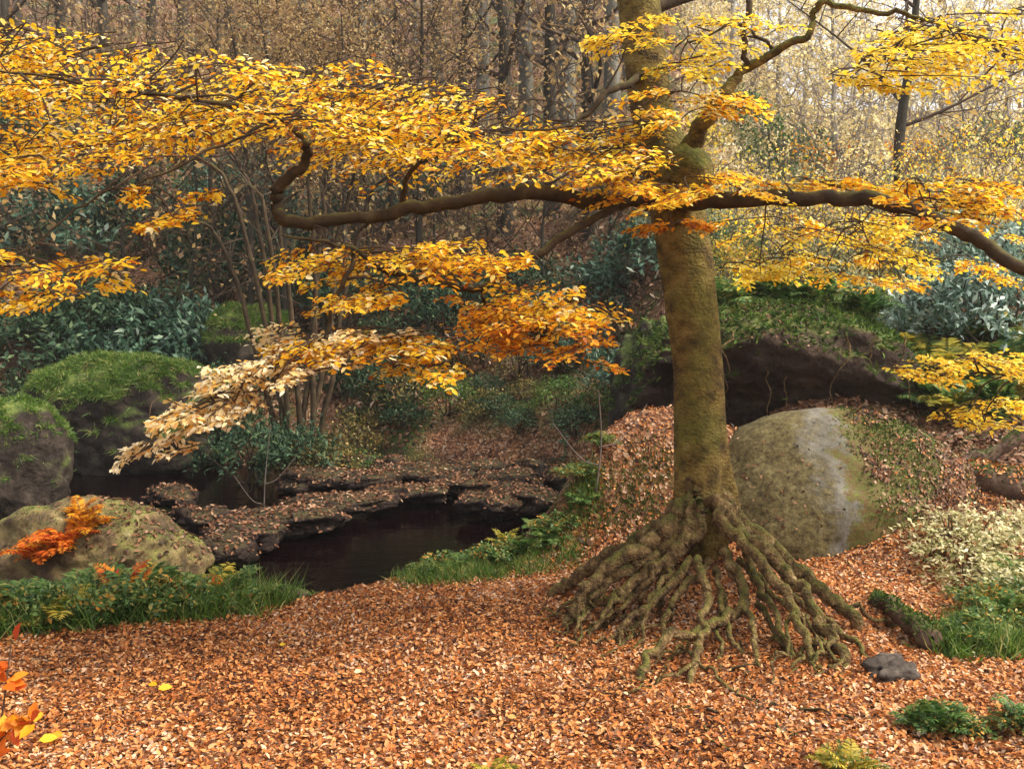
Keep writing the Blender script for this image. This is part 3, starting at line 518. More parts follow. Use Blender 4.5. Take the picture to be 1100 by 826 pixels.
# high limbs above the frame
for k in range(7):
    i = 112+5*k; b0 = tp4[i, :3]; az = k*2.4+0.6; L = 3.4-0.25*k; s = np.linspace(0, 1, 9)[:, None]
    pts = b0+np.array([math.cos(az), math.sin(az)*0.9, 0])*L*s+np.array([0, 0, 1.0])*(1.5*s-0.6*s*s)
    q = np.hstack([smooth_path(pts, 24), np.linspace(0.075-0.005*k, 0.012, 24)[:, None]]); T = Tubes(); T.add(q[:, :3], q[:, 3], 8, 0.1); bobj('limb', T.mesh('limb'), 'limbbark'); SK.append(q)
# roots: polylines in picture space; the last point lies on the ground, depth runs from the trunk out to it
RQ = []
def root_tube(q, rad, seed, taper_end=True):
    g = terrain(q[:, 0], q[:, 1]); sN = np.linspace(0, 1, len(q))
    q[:, 2] = np.maximum(q[:, 2], g+rad*np.interp(sN, [0, 0.6, 0.85, 1], [0.3, 0.35, 0.05, -2.5]))
    T = Tubes(); T.add(q, rad*0.80, 14, 0.11, flat=1.2, seed=seed, freq=4.5); bobj('root', T.mesh('root'), 'rootbark')
def root(pl, r0, r1, y0, seed, bend=0.0, keep=True):
    e = ground_at(*pl[-1]); K = len(pl); d = np.cumsum([0]+[math.dist(pl[i], pl[i+1]) for i in range(K-1)]); d = d/d[-1]
    pts = [P(pl[i][0], pl[i][1], y0+(e[1]-y0)*d[i]**1.1+bend*math.sin(math.pi*d[i])) for i in range(K-1)]+[e-np.array([0, 0, 0.06])]
    q = smooth_path(pts, 9*K); q = wiggle(q, 0.035, 0.7, seed)
    s_ = np.linspace(0, 1, len(q)); rad = (r1+(r0-r1)*(1-s_)**1.6)*(1+0.05*np.sin(s_*11+seed))*np.interp(s_, [0, .18, .9, 1], [.45 if r0 > .08 else 1, 1, 1, .12])
    root_tube(q, rad, seed)
    if keep: RQ.append((q, rad))
RT = [  # (pixels), r0, r1, start depth
    ([(740, 505), (728, 542), (700, 572), (664, 592), (630, 610), (602, 630), (588, 641)], .105, .050, 8.45),
    ([(744, 512), (732, 550), (702, 582), (662, 604), (634, 626), (616, 652), (603, 678)], .105, .052, 8.3),
    ([(748, 520), (738, 562), (704, 594), (668, 614), (640, 640), (622, 672)], .09, .045, 8.22),
    ([(752, 530), (744, 570), (714, 602), (686, 622), (660, 648), (640, 679)], .085, .042, 8.15),
    ([(756, 545), (746, 578), (722, 600), (712, 626), (714, 670)], .07, .034, 8.1),
    ([(730, 590), (700, 617), (688, 642), (686, 678)], .045, .026, 8.05),
    ([(770, 505), (780, 542), (800, 566), (836, 596), (872, 628), (906, 656), (938, 682)], .11, .055, 8.42),
    ([(768, 520), (788, 562), (828, 598), (860, 632), (880, 668), (902, 700), (918, 724)], .085, .042, 8.28),
    ([(766, 535), (786, 574), (815, 602), (840, 634), (852, 660), (870, 694), (882, 720)], .07, .034, 8.2),
    ([(800, 592), (815, 632), (838, 672), (858, 712)], .05, .028, 8.1),
    ([(775, 590), (794, 622), (790, 655), (758, 672), (722, 684), (694, 710), (680, 736)], .05, .036, 8.0),
    ([(752, 600), (757, 635), (756, 672), (748, 706), (738, 742)], .048, .032, 7.95),
    ([(765, 602), (740, 625), (722, 650), (705, 692)], .042, .026, 8.0),
    ([(785, 607), (800, 645), (812, 690), (806, 728)], .042, .026, 8.0),
    ([(770, 612), (775, 650), (790, 690), (800, 708)], .04, .022, 7.95),
    ([(745, 602), (705, 640), (675, 668), (655, 694)], .042, .026, 7.95),
    ([(690, 660), (672, 690), (650, 712), (612, 722)], .03, .016, 7.85),
    ([(760, 672), (740, 690), (700, 702), (636, 704)], .03, .014, 7.7),
    ([(815, 650), (840, 690), (860, 714), (904, 738)], .03, .014, 7.7),
    ([(850, 640), (890, 668), (918, 690), (936, 716)], .036, .022, 8.0),
    ([(735, 700), (722, 714), (705, 732), (686, 740)], .028, .013, 7.5),
    ([(830, 706), (850, 718), (875, 726), (894, 728)], .028, .013, 7.5),
    ([(720, 612), (702, 640), (694, 668), (676, 700)], .036, .018, 8.0),
    ([(796, 600), (832, 640), (868, 668), (892, 706)], .036, .018, 8.05),
    ([(780, 640), (770, 676), (778, 706), (768, 736)], .034, .016, 7.85),
    ([(700, 608), (672, 636), (648, 660), (622, 690)], .04, .02, 8.1),
]
for i, a in enumerate(RT): root(a[0], a[1], a[2], a[3], 3.3*i+1, 0.0, i < 16)
# finer rootlets forking off and running down over the mound
for k in range(24):
    q0, r0_ = RQ[rng.integers(len(RQ))]; i = rng.integers(len(q0)//3, len(q0)-6); a = q0[i].copy(); t_ = q0[i+3]-q0[i-3]; t_[2] = 0; t_ = nrmz(t_)
    sd_ = rng.choice([-1, 1]); L = rng.uniform(0.35, 0.9); dirn = nrmz(t_*0.8+sd_*0.6*np.array([-t_[1], t_[0], 0])+np.array([0, -0.35, 0])); s_ = np.linspace(0, 1, 16)[:, None]
    q = a+dirn*L*s_; gg = terrain(q[:, 0], q[:, 1]); q[:, 2] = a[2]+(gg-a[2]+0.01)*s_[:, 0]**0.6; q = wiggle(q, 0.05, 1.2, 50+k)
    root_tube(q, np.linspace(min(r0_[i]*0.5, 0.028), 0.008, 16), 80+k)

# ---- leaf sprays
def make_spray(seed):
    r = np.random.default_rng(seed); P_, D_, N_ = [], [], []; tw = []
    def twig(p0, ang, L, depth):
        n = max(3, int(L/0.05)); s = np.linspace(0, 1, n); curve = r.normal()*0.25
        a = ang+curve*s; x = p0[0]+np.cumsum(np.cos(a))*L/n; y = p0[1]+np.cumsum(np.sin(a))*L/n; z = p0[2]-0.10*L*s*s+0.015*r.normal()*s
        pts = np.stack([x, y, z], 1); tw.append((pts, depth)); side = 1
        for i in range(n):
            side = -side
            if depth == 0 and i % 2 == 0 and 0 < i < n-2: twig(pts[i], a[i]+side*(0.75+0.2*r.random()), (0.50-0.38*i/n)*(0.7+0.5*r.random()), 1)
            if depth == 1 or i > n*0.5:
                for q in range(1+(r.random() < 0.5)):
                    la = a[i]+side*(0.7+0.4*r.random()); P_.append(pts[i]+r.normal(size=3)*0.012); D_.append((math.cos(la), math.sin(la), -0.25+0.25*r.normal())); N_.append((r.normal()*0.30, r.normal()*0.30, 1))
                    side = -side
    twig(np.zeros(3), 0.0, 1.0, 0); return np.array(P_), np.array(D_), np.array(N_), tw
SPR = [make_spray(100+k) for k in range(8)]
TW = Tubes(); LV = {}
TR = np.array([bx, by])
def in_poly(poly):
    xs, ys = [p[0] for p in poly], [p[1] for p in poly]
    while True:
        x, y = rng.uniform(min(xs), max(xs)), rng.uniform(min(ys), max(ys)); c = False; j = len(poly)-1
        for i in range(len(poly)):
            if (poly[i][1] > y) != (poly[j][1] > y) and x < (poly[j][0]-poly[i][0])*(y-poly[i][1])/(poly[j][1]-poly[i][1])+poly[i][0]: c = not c
            j = i
        if c: return x, y
def add_sprays(targets, size, m, droop=0.12, lsz=0.054):
    global SK
    for c in sorted(targets, key=lambda q: np.min(np.linalg.norm(np.concatenate(SK)[:, :3]-q, axis=1))):
        sk = np.concatenate(SK); dist = np.linalg.norm(sk[:, :3]-c, axis=1)+0.0; i = np.argmin(dist); a = sk[i, :3]
        h = c[:2]-a[:2]; h = h/max(np.linalg.norm(h), 1e-6)
        out = c[:2]-TR; out = out/np.linalg.norm(out); h = h*0.6+out*0.7+rng.normal(size=2)*0.45; h /= np.linalg.norm(h)
        L = rng.uniform(*size); dz = -droop*rng.uniform(0.3, 1.6)
        X_ = nrmz(np.array([h[0], h[1], dz])); Z_ = nrmz(np.array([rng.normal()*0.14, rng.normal()*0.14, 1])); Y_ = nrmz(np.cross(Z_, X_)); Z_ = np.cross(X_, Y_)
        R = np.stack([X_, Y_, Z_], 1); base = c-X_*L*0.45
        p_, d_, n_, tw = SPR[rng.integers(len(SPR))]; fl = np.array([1, rng.choice([-1, 1]), 1])
        kp = rng.random(len(p_)) < rng.uniform(0.7, 1.0); p_, d_, n_ = p_[kp], d_[kp], n_[kp]
        pos = base+((p_*fl*L)@R.T)+rng.normal(size=p_.shape)*0.014; d = (d_*fl)@R.T+rng.normal(size=p_.shape)*0.18; nn = (n_*fl)@R.T+rng.normal(size=p_.shape)*0.22
        LV.setdefault(m, []).append((pos, d, nn, lsz*(0.75+0.5*rng.random(len(pos)))))
        # connecting twig, then the spray's own twigs
        if np.linalg.norm(base-a) > 0.05:
            ln = np.linalg.norm(base-a); mid = (a+base)/2+np.array([0, 0, 0.06*ln])-X_*0.15*ln
            q = smooth_path([a, mid, base], 10); rr = np.linspace(min(0.010, sk[i, 3]*0.6+0.003), 0.005, 10); TW.add(q, rr, 5)
            SK.append(np.hstack([q, rr[:, None]])[2:])
        for pts, dep in tw:
            w_ = base+((pts*fl*L)@R.T); TW.add(w_[::2] if len(w_) > 5 else w_, np.linspace(0.006 if dep == 0 else 0.0035, 0.002, len(w_[::2]) if len(w_) > 5 else len(w_)), 3)
def region(poly, n, Yr, size, m, **kw):
    add_sprays([P(*in_poly(poly), rng.uniform(*Yr)) for _ in range(n)], size, m, **kw)
# golden tiers over the left limb
region([(-150, 25), (0, 30), (90, 38), (165, 62), (290, 66), (400, 70), (500, 98), (520, 110), (500, 180), (400, 178), (300, 142), (200, 165), (140, 150), (60, 120), (0, 115), (-150, 110)], 155, (6.6, 8.6), (0.75, 1.15), 'gold')
region([(440, 105), (520, 128), (640, 138), (690, 128), (700, 190), (600, 186), (520, 180), (440, 175)], 46, (7.0, 8.6), (0.7, 1.0), 'gold')
region([(560, 160), (700, 165), (760, 215), (600, 222)], 10, (7.2, 8.2), (0.4, 0.7), 'gold')
region([(0, 120), (150, 155), (200, 175), (120, 190), (0, 150)], 14, (6.6, 8.0), (0.6, 0.9), 'gold')
region([(-20, 165), (50, 165), (60, 215), (-20, 215)], 11, (6.4, 7.4), (0.5, 0.8), 'gold')
region([(-20, 265), (140, 275), (130, 310), (50, 340), (-20, 330)], 18, (6.2, 7.2), (0.45, 0.75), 'gold')
region([(150, 200), (260, 205), (200, 240), (90, 250)], 6, (6.8, 7.6), (0.3, 0.5), 'gold')
# tier under the limb
region([(330, 262), (480, 255), (560, 275), (520, 300), (400, 285), (330, 290)], 27, (6.8, 7.8), (0.6, 0.9), 'gold')
region([(520, 295), (640, 318), (650, 345), (540, 340)], 19, (6.9, 7.8), (0.5, 0.8), 'gold')
region([(500, 320), (650, 340), (640, 400), (590, 392), (480, 360)], 23, (6.9, 7.8), (0.45, 0.7), 'orange')
region([(350, 300), (420, 300), (440, 330), (350, 330)], 8, (6.8, 7.4), (0.4, 0.6), 'gold')
region([(360, 355), (480, 370), (490, 400), (400, 388)], 14, (6.8, 7.4), (0.45, 0.65), 'gold')
# the pale hanging bough
region([(280, 350), (440, 358), (390, 400), (290, 405)], 17, (6.6, 7.3), (0.4, 0.6), 'pale', lsz=0.050)
region([(270, 370), (330, 385), (270, 440), (180, 455), (200, 425)], 20, (6.5, 7.2), (0.32, 0.5), 'pale', lsz=0.050, droop=0.3)
region([(205, 430), (250, 425), (190, 500), (120, 490), (150, 460)], 15, (6.4, 7.0), (0.28, 0.42), 'pale', lsz=0.050, droop=0.4)
region([(290, 360), (400, 368), (330, 392)], 9, (6.6, 7.0), (0.4, 0.55), 'gold', lsz=0.050)
# right side tiers
region([(670, 110), (700, 98), (825, 98), (815, 115), (700, 135)], 12, (7.4, 8.1), (0.5, 0.8), 'gold')
region([(700, 40), (800, 5), (830, 30), (720, 100)], 12, (7.6, 8.4), (0.5, 0.8), 'lemon')
region([(630, 35), (700, 20), (700, 50), (640, 60)], 5, (7.4, 8.0), (0.5, 0.7), 'lemon')
region([(930, 30), (1000, 10), (1110, 0), (1220, 0), (1220, 80), (1110, 70), (1000, 80), (900, 100), (910, 70)], 38, (6.8, 8.2), (0.6, 0.95), 'lemon')
region([(900, 60), (1000, 60), (960, 90), (905, 110)], 8, (7.0, 8.0), (0.4, 0.6), 'lemon')
region([(700, 185), (860, 190), (860, 212), (700, 222)], 12, (7.4, 8.1), (0.35, 0.55), 'gold')
region([(930, 205), (1100, 190), (1100, 235), (990, 235)], 16, (7.0, 7.9), (0.45, 0.7), 'gold')
region([(700, 240), (760, 230), (740, 262), (690, 262)], 4, (7.8, 8.1), (0.3, 0.4), 'orange')
region([(770, 235), (960, 240), (990, 300), (880, 290), (780, 300)], 24, (8.4, 9.8), (0.5, 0.75), 'lemon')
region([(770, 225), (1100, 235), (1100, 300), (980, 310), (780, 290)], 26, (8.6, 11.0), (0.4, 0.7), 'gold')
region([(790, 190), (1000, 195), (1100, 180), (1100, 205), (800, 212)], 12, (7.6, 8.8), (0.35, 0.6), 'gold')
region([(965, 395), (1100, 375), (1100, 400), (1000, 412)], 12, (7.3, 8.0), (0.45, 0.65), 'lemon')
region([(1000, 440), (1100, 425), (1100, 455), (1010, 462)], 8, (7.6, 8.2), (0.4, 0.6), 'lemon')
# the crown above the frame
hi = [np.array([bx+rng.normal()*2.2, by+rng.normal()*1.8, rng.uniform(7.0, 12.0)]) for _ in range(70)]
add_sprays(hi, (0.9, 1.3), 'lemon')
bobj('twigs', TW.mesh('twigs'), 'twig')['kind'] = 'stuff'
# the 300 leaves that show largest are parts of their own
alll = []
for m, lst in LV.items():
    LV[m] = [np.concatenate([q[k] for q in lst]) for k in range(4)]
    pos, d, nn, L = LV[m]; px, py, zc = project(pos); vis = (px > 0) & (px < PW) & (py > 0) & (py < PH)
    sc_ = np.where(vis, L/np.maximum(zc, 1), 0)
    alll += [(sc_[i], m, i) for i in np.argsort(-sc_)[:300]]
alll.sort(key=lambda q: -q[0]); pick = {}
for s_, m, i in alll[:300]: pick.setdefault(m, []).append(i)
for m, (pos, d, nn, L) in LV.items():
    keep = np.ones(len(pos), bool)
    if m in pick:
        lm = leaf_mesh('leaf', np.zeros((1, 3)), np.array([[1.0, 0, 0]]), np.array([[0, 0, 1.0]]), 1.0, 0.62)
        for i in pick[m]:
            keep[i] = False; x_ = nrmz(d[i]); y_ = nrmz(np.cross(nn[i], x_)); z_ = np.cross(x_, y_)
            o = obj('leaf', lm, m, beech); Mx = Matrix(((x_[0], y_[0], z_[0], pos[i][0]-BL[0]), (x_[1], y_[1], z_[1], pos[i][1]-BL[1]), (x_[2], y_[2], z_[2], pos[i][2]-BL[2]), (0, 0, 0, 1)))
            o.matrix_basis = Mx@Matrix.Scale(L[i], 4)
    o = bobj('foliage', leaf_mesh('foliage', pos[keep], d[keep], nn[keep], L[keep], L[keep]*0.62), m); o['kind'] = 'stuff'
    if m == 'pale': o['label'] = 'cream coloured leaves on a drooping bough'

# ================================================================== GROUND COVER
def scatter_ground(n, xr, yr, dens):
    out = []
    while sum(map(len, out)) < n:
        x = rng.uniform(*xr, n); y = rng.uniform(*yr, n); k = rng.random(n) < dens(x, y); out.append(np.stack([x[k], y[k]], 1))
    q = np.concatenate(out)[:n]; return q[:, 0], q[:, 1], terrain(q[:, 0], q[:, 1])
def tnorm(x, y):
    e = 0.05; gx_ = (terrain(x+e, y)-terrain(x-e, y))/(2*e); gy_ = (terrain(x, y+e)-terrain(x, y-e))/(2*e); return nrmz(np.stack([-gx_, -gy_, np.ones_like(x)], 1))
def edge_y(x): return np.interp(x, [-12, -4.06, -2.06, -1.06, 0.5, 1.2, 2.2, 9], [7.0, 7.9, 8.8, 9.45, 9.9, 10.6, 12.2, 12.2])
# near plateau
n = 270000
x, y, z = scatter_ground(n, (-7.5, 8.0), (4.0, 12.0), lambda x, y: np.where((y < edge_y(x)+0.4) & (np.abs(x) < 0.56*y+2.4) & ~((y > 10.1) & (x < 3.2) & (rng.random(len(x)) < 0.55)), np.clip(1.5-(y-4.4)*0.12, 0.3, 1), 0))
nn = nrmz(tnorm(x, y)+rng.normal(size=(n, 3))*0.45); L = 0.034*(0.55+1.0*rng.random(n)**1.5)
o = obj('leaf_litter', leaf_mesh('leaf_litter', np.stack([x, y, z+0.004+0.022*rng.random(n)], 1), tangent_dirs(nn), nn, L, L*0.62), 'litter')
tag(o, 'thick carpet of russet beech leaves in front of the roots', 'leaves', kind='stuff')
# banks, mounds
n = 45000
x, y, z = scatter_ground(n, (-9, 10), (9, 30), lambda x, y: np.where((terrain(x, y) > WATER+0.05) & ((y > edge_y(x)-0.3) | (y > 10.0)), np.clip(14/y, 0, 1)**2*np.clip(0.65+fbm(x*0.8, y*0.8, 40.0, 3)*1.2, 0.05, 1), 0))
nn = nrmz(tnorm(x, y)+rng.normal(size=(n, 3))*0.4); L = (0.04+0.0035*y)*(0.65+0.7*rng.random(n))
o = obj('leaf_litter', leaf_mesh('leaf_litter', np.stack([x, y, z+0.01+0.02*rng.random(n)], 1), tangent_dirs(nn), nn, L, L*0.6, 4), 'litter_dark')
tag(o, 'dark brown leaves lying on the stream banks', 'leaves', kind='stuff')
# hillside bracken and dead leaves
for side, n, m, lab in ((0, 45000, 'bracken', 'brown dying bracken covering the shaded wooded hillside'), (1, 55000, 'palebracken', 'straw coloured bracken, made paler for the glow, covering the hazy slope')):
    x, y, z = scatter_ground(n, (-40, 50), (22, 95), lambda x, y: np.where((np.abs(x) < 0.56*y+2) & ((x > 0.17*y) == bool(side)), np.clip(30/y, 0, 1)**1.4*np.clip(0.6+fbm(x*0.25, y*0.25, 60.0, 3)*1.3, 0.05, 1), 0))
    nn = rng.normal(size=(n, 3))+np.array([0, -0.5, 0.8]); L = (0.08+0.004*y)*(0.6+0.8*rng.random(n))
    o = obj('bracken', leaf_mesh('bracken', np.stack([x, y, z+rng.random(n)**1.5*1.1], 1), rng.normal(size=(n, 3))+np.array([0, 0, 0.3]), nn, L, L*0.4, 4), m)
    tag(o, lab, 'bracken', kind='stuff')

def bank(px, off):
    Yb = 8.5
    for _ in range(12): Yb = float(edge_y((px-550)/F*Yb))+off
    xb = (px-550)/F*Yb; return np.array([xb, Yb, gz(xb, Yb)])
# grass on the near bank edge
def grass_patch(label, n, poly, length, wid, m='grass', name='grass', jitter=0.55):
    px = np.array([(ground_at(*in_poly(poly)) if isinstance(poly, list) else bank(rng.uniform(poly[0], poly[1]), rng.uniform(poly[2], poly[3]))) for _ in range(max(60, n//60))])
    i = (rng.random(n)**1.6*len(px)).astype(int); x = px[i, 0]+rng.normal(size=n)*0.08; y = px[i, 1]+rng.normal(size=n)*0.08; z = terrain(x, y)
    d = np.stack([rng.normal(size=n)*jitter, rng.normal(size=n)*jitter, 0.9+0.2*rng.random(n)], 1)
    nn = np.stack([rng.normal(size=n), rng.normal(size=n), 0.6*np.ones(n)], 1)
    o = obj(name, blade_mesh(name, np.stack([x, y, z-0.01], 1), d, nn, length*(0.4+0.9*rng.random(n))*(0.6+0.7*rng.random(len(px))[i]), wid), m); return tag(o, label, 'grass', kind='stuff')
grass_patch('green grass and herbs along the bank above the stream', 11000, (-200, 300, -0.3, 0.55), 0.30, 0.010)
grass_patch('tufted grass below the leafy mound beside the dark pool', 5500, (430, 640, -0.3, 0.35), 0.14, 0.009)
grass_patch('sparse moss and short grass on the leaf covered mound', 3500, [(590, 530), (690, 485), (722, 480), (722, 560), (630, 580)], 0.08, 0.010, 'mossblade')
grass_patch('grass growing on the leafy bank below the shrubs', 4500, [(1010, 690), (1100, 640), (1100, 705), (1020, 710)], 0.22, 0.012)

# ================================================================== PLANTS
def fern_frond_mesh(name, L=0.7, npin=26, seed=0, m='fern'):
    r = np.random.default_rng(seed); s = np.linspace(0, 1, npin); x = L*s*(1-0.12*s); z = L*(0.62*s-0.62*s**2.2)
    y = 0.06*L*r.normal()*s*s
    pts = np.stack([x, y, z], 1); T = Tubes(); T.add(pts, np.linspace(0.006, 0.0015, npin), 3)
    t = nrmz(np.gradient(pts, axis=0)); up = nrmz(np.cross(t, np.array([0, 1.0, 0]))*-1); up[up[:, 2] < 0] *= -1
    pp, dd, nn, LL = [], [], [], []
    for i in range(3, npin):
        w = 0.24*L*math.sin(math.pi*min(1, (s[i]*0.92+0.06)))**0.8*(0.85+0.3*r.random())
        for sd in (-1, 1):
            pp.append(pts[i]); dd.append(t[i]*0.45+np.array([0, sd, -0.15+0.2*r.normal()])); nn.append(up[i]+r.normal(size=3)*0.15); LL.append(max(w, 0.02))
    LL = np.array(LL); v, f = leaf_arrays(np.array(pp), np.array(dd), np.array(nn), LL, LL*0.26+0.008, 4)
    tv, tf = np.concatenate(T.v), np.concatenate(T.f)
    return mesh_quads(name, np.vstack([v, tv]), np.vstack([f, tf+len(v)]))
FR = {m: [fern_frond_mesh('frond', 1.0, 24, 7*k+1) for k in range(3)] for m in ('fern', 'fern_yellow', 'red', 'pale', 'orange')}
def fern(label, p, size, m='fern', n=12, name='fern', group=None, cat='fern', lift=1.0):
    o = thing(name, label, cat, p, rng.random()*6.28, group)
    for k in range(n):
        c = obj('frond', FR[m][k % 3], m, o); a = k*6.283/n+rng.normal()*0.25; s = size*(0.7+0.5*rng.random())
        c.rotation_euler = (rng.normal()*0.2, -rng.uniform(0.15, 0.95)*lift, a); c.scale = (s, s, s)
    return o
FE = []
BK = [(-170, .2, .55, 'fern'), (-120, .0, .5, 'fern'), (-80, .3, .6, 'fern_yellow'), (-45, .1, .5, 'fern'), (-10, .1, .55, 'fern'), (25, .3, .6, 'fern'), (55, -.1, .45, 'fern_yellow'), (88, .25, .6, 'fern'), (118, -.15, .42, 'fern'), (150, .2, .6, 'fern'), (182, .0, .5, 'fern'), (212, .3, .55, 'fern_yellow'), (238, .05, .5, 'fern'), (268, .15, .4, 'fern'), (70, .45, .65, 'fern'), (170, .45, .6, 'fern'), (240, .5, .5, 'fern'), (130, .5, .6, 'fern_yellow'), (10, .5, .6, 'fern')]
BK2 = [(470, .1, 0.15, 'fern'), (500, .25, 0.24, 'fern'), (530, .2, 0.28, 'fern'), (560, .15, 0.31, 'fern'), (592, .2, 0.29, 'fern'), (625, .15, 0.24, 'fern'), (545, .45, 0.29, 'fern_yellow'), (578, .45, 0.31, 'fern'), (645, .3, 0.21, 'fern')]
FE += [
      (1015, 790, .30, 'fern', 'low dense green fern standing alone on the leaf carpet', 0), (985, 785, .20, 'fern', 'small fern beside the dense fern on the leaf carpet', 0), (1098, 785, .26, 'fern', 'fern on the leaf carpet close to the dense low fern', 0), (912, 838, .24, 'fern_yellow', 'small yellow green fern on the leaf carpet', 0), (530, 845, .20, 'fern_yellow', 'tiny yellow green fern alone among the russet leaves', 0),
      (1045, 690, .40, 'fern', '', 3), (1085, 675, .45, 'fern', '', 3), (1095, 640, .45, 'fern', '', 3), (1030, 700, .30, 'fern', '', 3)]
GL = {1: ('green fern growing in the grassy bank above the stream', 'ferns along the stream bank'), 2: ('small green fern in the tufted grass below the mound', 'ferns below the mound'), 3: ('green fern on the bank beside the mossy stump', 'ferns beside the stump')}
for px, py, s, m, lb, g in FE:
    fern(lb or GL[g][0], ground_at(px, min(py, 900)), s, m, 13, group=GL[g][1] if not lb else None)
for px, off, s_, m in BK: fern('green fern growing along the near bank of the stream' if m == 'fern' else 'yellowing fern growing along the near bank of the stream', bank(px, off), s_, m, 13, group='green ferns along the near bank' if m == 'fern' else 'yellowing ferns along the near bank')
for px, off, s_, m in BK2: fern('green fern at the foot of the leaf covered mound' if m == 'fern' else 'yellowing fern at the foot of the leaf covered mound', bank(px, off), s_, m, 12, group='green ferns below the mound' if m == 'fern' else None)
def on_rock(v, c, px, py, top=False):
    w_ = v+np.array(c); qx, qy, qz = project(w_); dd = np.abs(qx-px) if top else np.hypot(qx-px, qy-py)
    k = np.argsort(dd)[:14]; return w_[k[np.argmax(w_[k, 2])]] if top else w_[k[np.argmin(qz[k])]]
# turned bracken: orange by the left boulder, cream at the right, yellow sprays
for px, py, s in [(46, 600, .5), (70, 585, .45), (92, 566, .4), (58, 590, .4), (88, 552, .32)]: fern('bright orange dying bracken leaning against the yellow green boulder', on_rock(v1, r1.location, px, py)-np.array([0, 0, .03]), s, 'red' if s > .42 else 'orange', 14, 'orange_bracken', 'orange bracken by the boulder', 'bracken', 0.9)
for px, py, s in [(125, 612, .5), (150, 606, .42), (210, 600, .4), (235, 612, .36)]: fern('small russet bracken tuft above the bank grass', bank(px, 0.3), s, 'red', 9, 'orange_bracken', 'russet tufts over the bank grass', 'bracken', 1.5)
# ferns on top of the undercut rock and on the hill to its right
for k, px in enumerate([775, 795, 815, 838, 858, 880, 905, 930]):
    p = on_rock(vO, ovr.location, px, 0, True); fern('fern crowning the dark undercut rock', p-np.array([0, 0, 0.05]), .75, 'fern', 12, group='ferns on the undercut rock')
for k, (px, py, s, m) in enumerate([(1000, 400, .8, 'fern'), (1040, 385, .9, 'fern'), (1080, 400, .9, 'fern'), (985, 430, .6, 'fern'), (1020, 450, .7, 'fern_yellow'), (1070, 455, .8, 'fern'), (1095, 430, .8, 'fern_yellow'), (1050, 420, .7, 'fern'), (975, 395, .8, 'fern_yellow'), (1025, 415, .9, 'fern_yellow'), (1060, 385, 1.0, 'fern'), (1090, 375, 1.0, 'fern_yellow'), (1005, 440, .7, 'fern'), (1045, 450, .7, 'fern'), (990, 375, .9, 'fern'), (1030, 370, 1.0, 'fern')]):
    fern('green fern on the slope right behind the fallen log' if m == 'fern' else 'yellowing fern on the slope behind the fallen log', ground_at(px, py), s, m, 13, group='green ferns behind the log' if m == 'fern' else 'yellowing ferns behind the log')
# seedling with a pale tip on the rim of the pool
o = thing('seedling', 'thin seedling with pale green leaves rising by the dark stream rocks', 'seedling', ground_at(602, 520)); b_ = np.array(o.location)
T = Tubes(); top = P(606, 462, b_[1]); q = smooth_path([b_, (b_+top)/2+np.array([0.03, 0, 0]), top], 10)-b_; T.add(q, 0.008, 5); obj('stem', T.mesh('stem'), 'green', o)
n = 26; i = rng.integers(4, 10, n); obj('leaves', leaf_mesh('leaves', q[i]+rng.normal(size=(n, 3))*0.02, rng.normal(size=(n, 3)), rng.normal(size=(n, 3))+np.array([0, 0, 1]), 0.11, 0.05), 'bluegreen', o)['kind'] = 'stuff'
# bare stems standing in the stream
for k, (px, py, pt, bend) in enumerate([(283, 575, 455, 8), (225, 505, 440, -5), (640, 530, 420, 3)]):
    b_ = ground_at(px, py); top = P(px+bend, pt, b_[1]); o = thing('bare_sapling', ['thin bare forked sapling standing at the rim of the lower pool', 'short pale stem standing in the upper pool', 'thin bare stem on the leafy mound beside the trunk'][k], 'sapling', b_)
    T = Tubes(); q = smooth_path([b_, (b_+top)/2+rng.normal(size=3)*0.04, top], 12)-b_; T.add(q, np.linspace(0.014, 0.005, 12), 5); obj('stem', T.mesh('stem'), 'fartwig', o)
    T = Tubes()
    for sgn in (-1, 1): e = q[4+sgn]+np.array([sgn*0.5, 0.1, 0.45]); T.add(smooth_path([q[4+sgn], q[4+sgn]+np.array([sgn*0.2, 0, 0.08]), e], 8), np.linspace(0.009, 0.004, 8), 4)
    obj('branches', T.mesh('branches'), 'fartwig', o)

# ---- shrubs
def shrub_proto(seed, R=(1.0, 1.0, 0.9), ncl=70, nl=26, L=0.11, wr=0.36, up=0.3):
    r = np.random.default_rng(seed); u = nrmz(r.normal(size=(ncl, 3))); u[:, 2] = np.abs(u[:, 2])*1.1-0.25
    rad = (0.55+0.5*r.random(ncl))[:, None]; c = u*rad*np.array(R)+np.array([0, 0, R[2]*0.55])
    c += 0.12*np.array(R)*np.stack([fbm(c[:, 0]*2+seed, c[:, 1]*2, c[:, 2]*2), fbm(c[:, 0]*2, c[:, 1]*2+seed, c[:, 2]*2), fbm(c[:, 0]*2, c[:, 1]*2, c[:, 2]*2+seed)], 1)
    c[:, 2] = np.maximum(c[:, 2], 0.05)
    i = np.repeat(np.arange(ncl), nl); out = nrmz(u[i]*0.7+np.array([0, 0, 0.6])); pos = c[i]+r.normal(size=(len(i), 3))*0.11
    d = nrmz(r.normal(size=(len(i), 3))+out*0.5); nn = nrmz(out+np.array([0, 0, up])+r.normal(size=(len(i), 3))*0.45)
    ll = L*(0.65+0.7*r.random(len(i))); cm = leaf_mesh('crown', pos, d, nn, ll, ll*wr, 4)
    T = Tubes()
    for k in range(9):
        e = c[r.integers(ncl)]; b0 = np.array([r.normal()*0.08, r.normal()*0.08, -0.1]); T.add(smooth_path([b0, (b0+e)/2+r.normal(size=3)*0.12, e], 9), np.linspace(0.03, 0.008, 9), 5)
    return cm, T.mesh('stems')
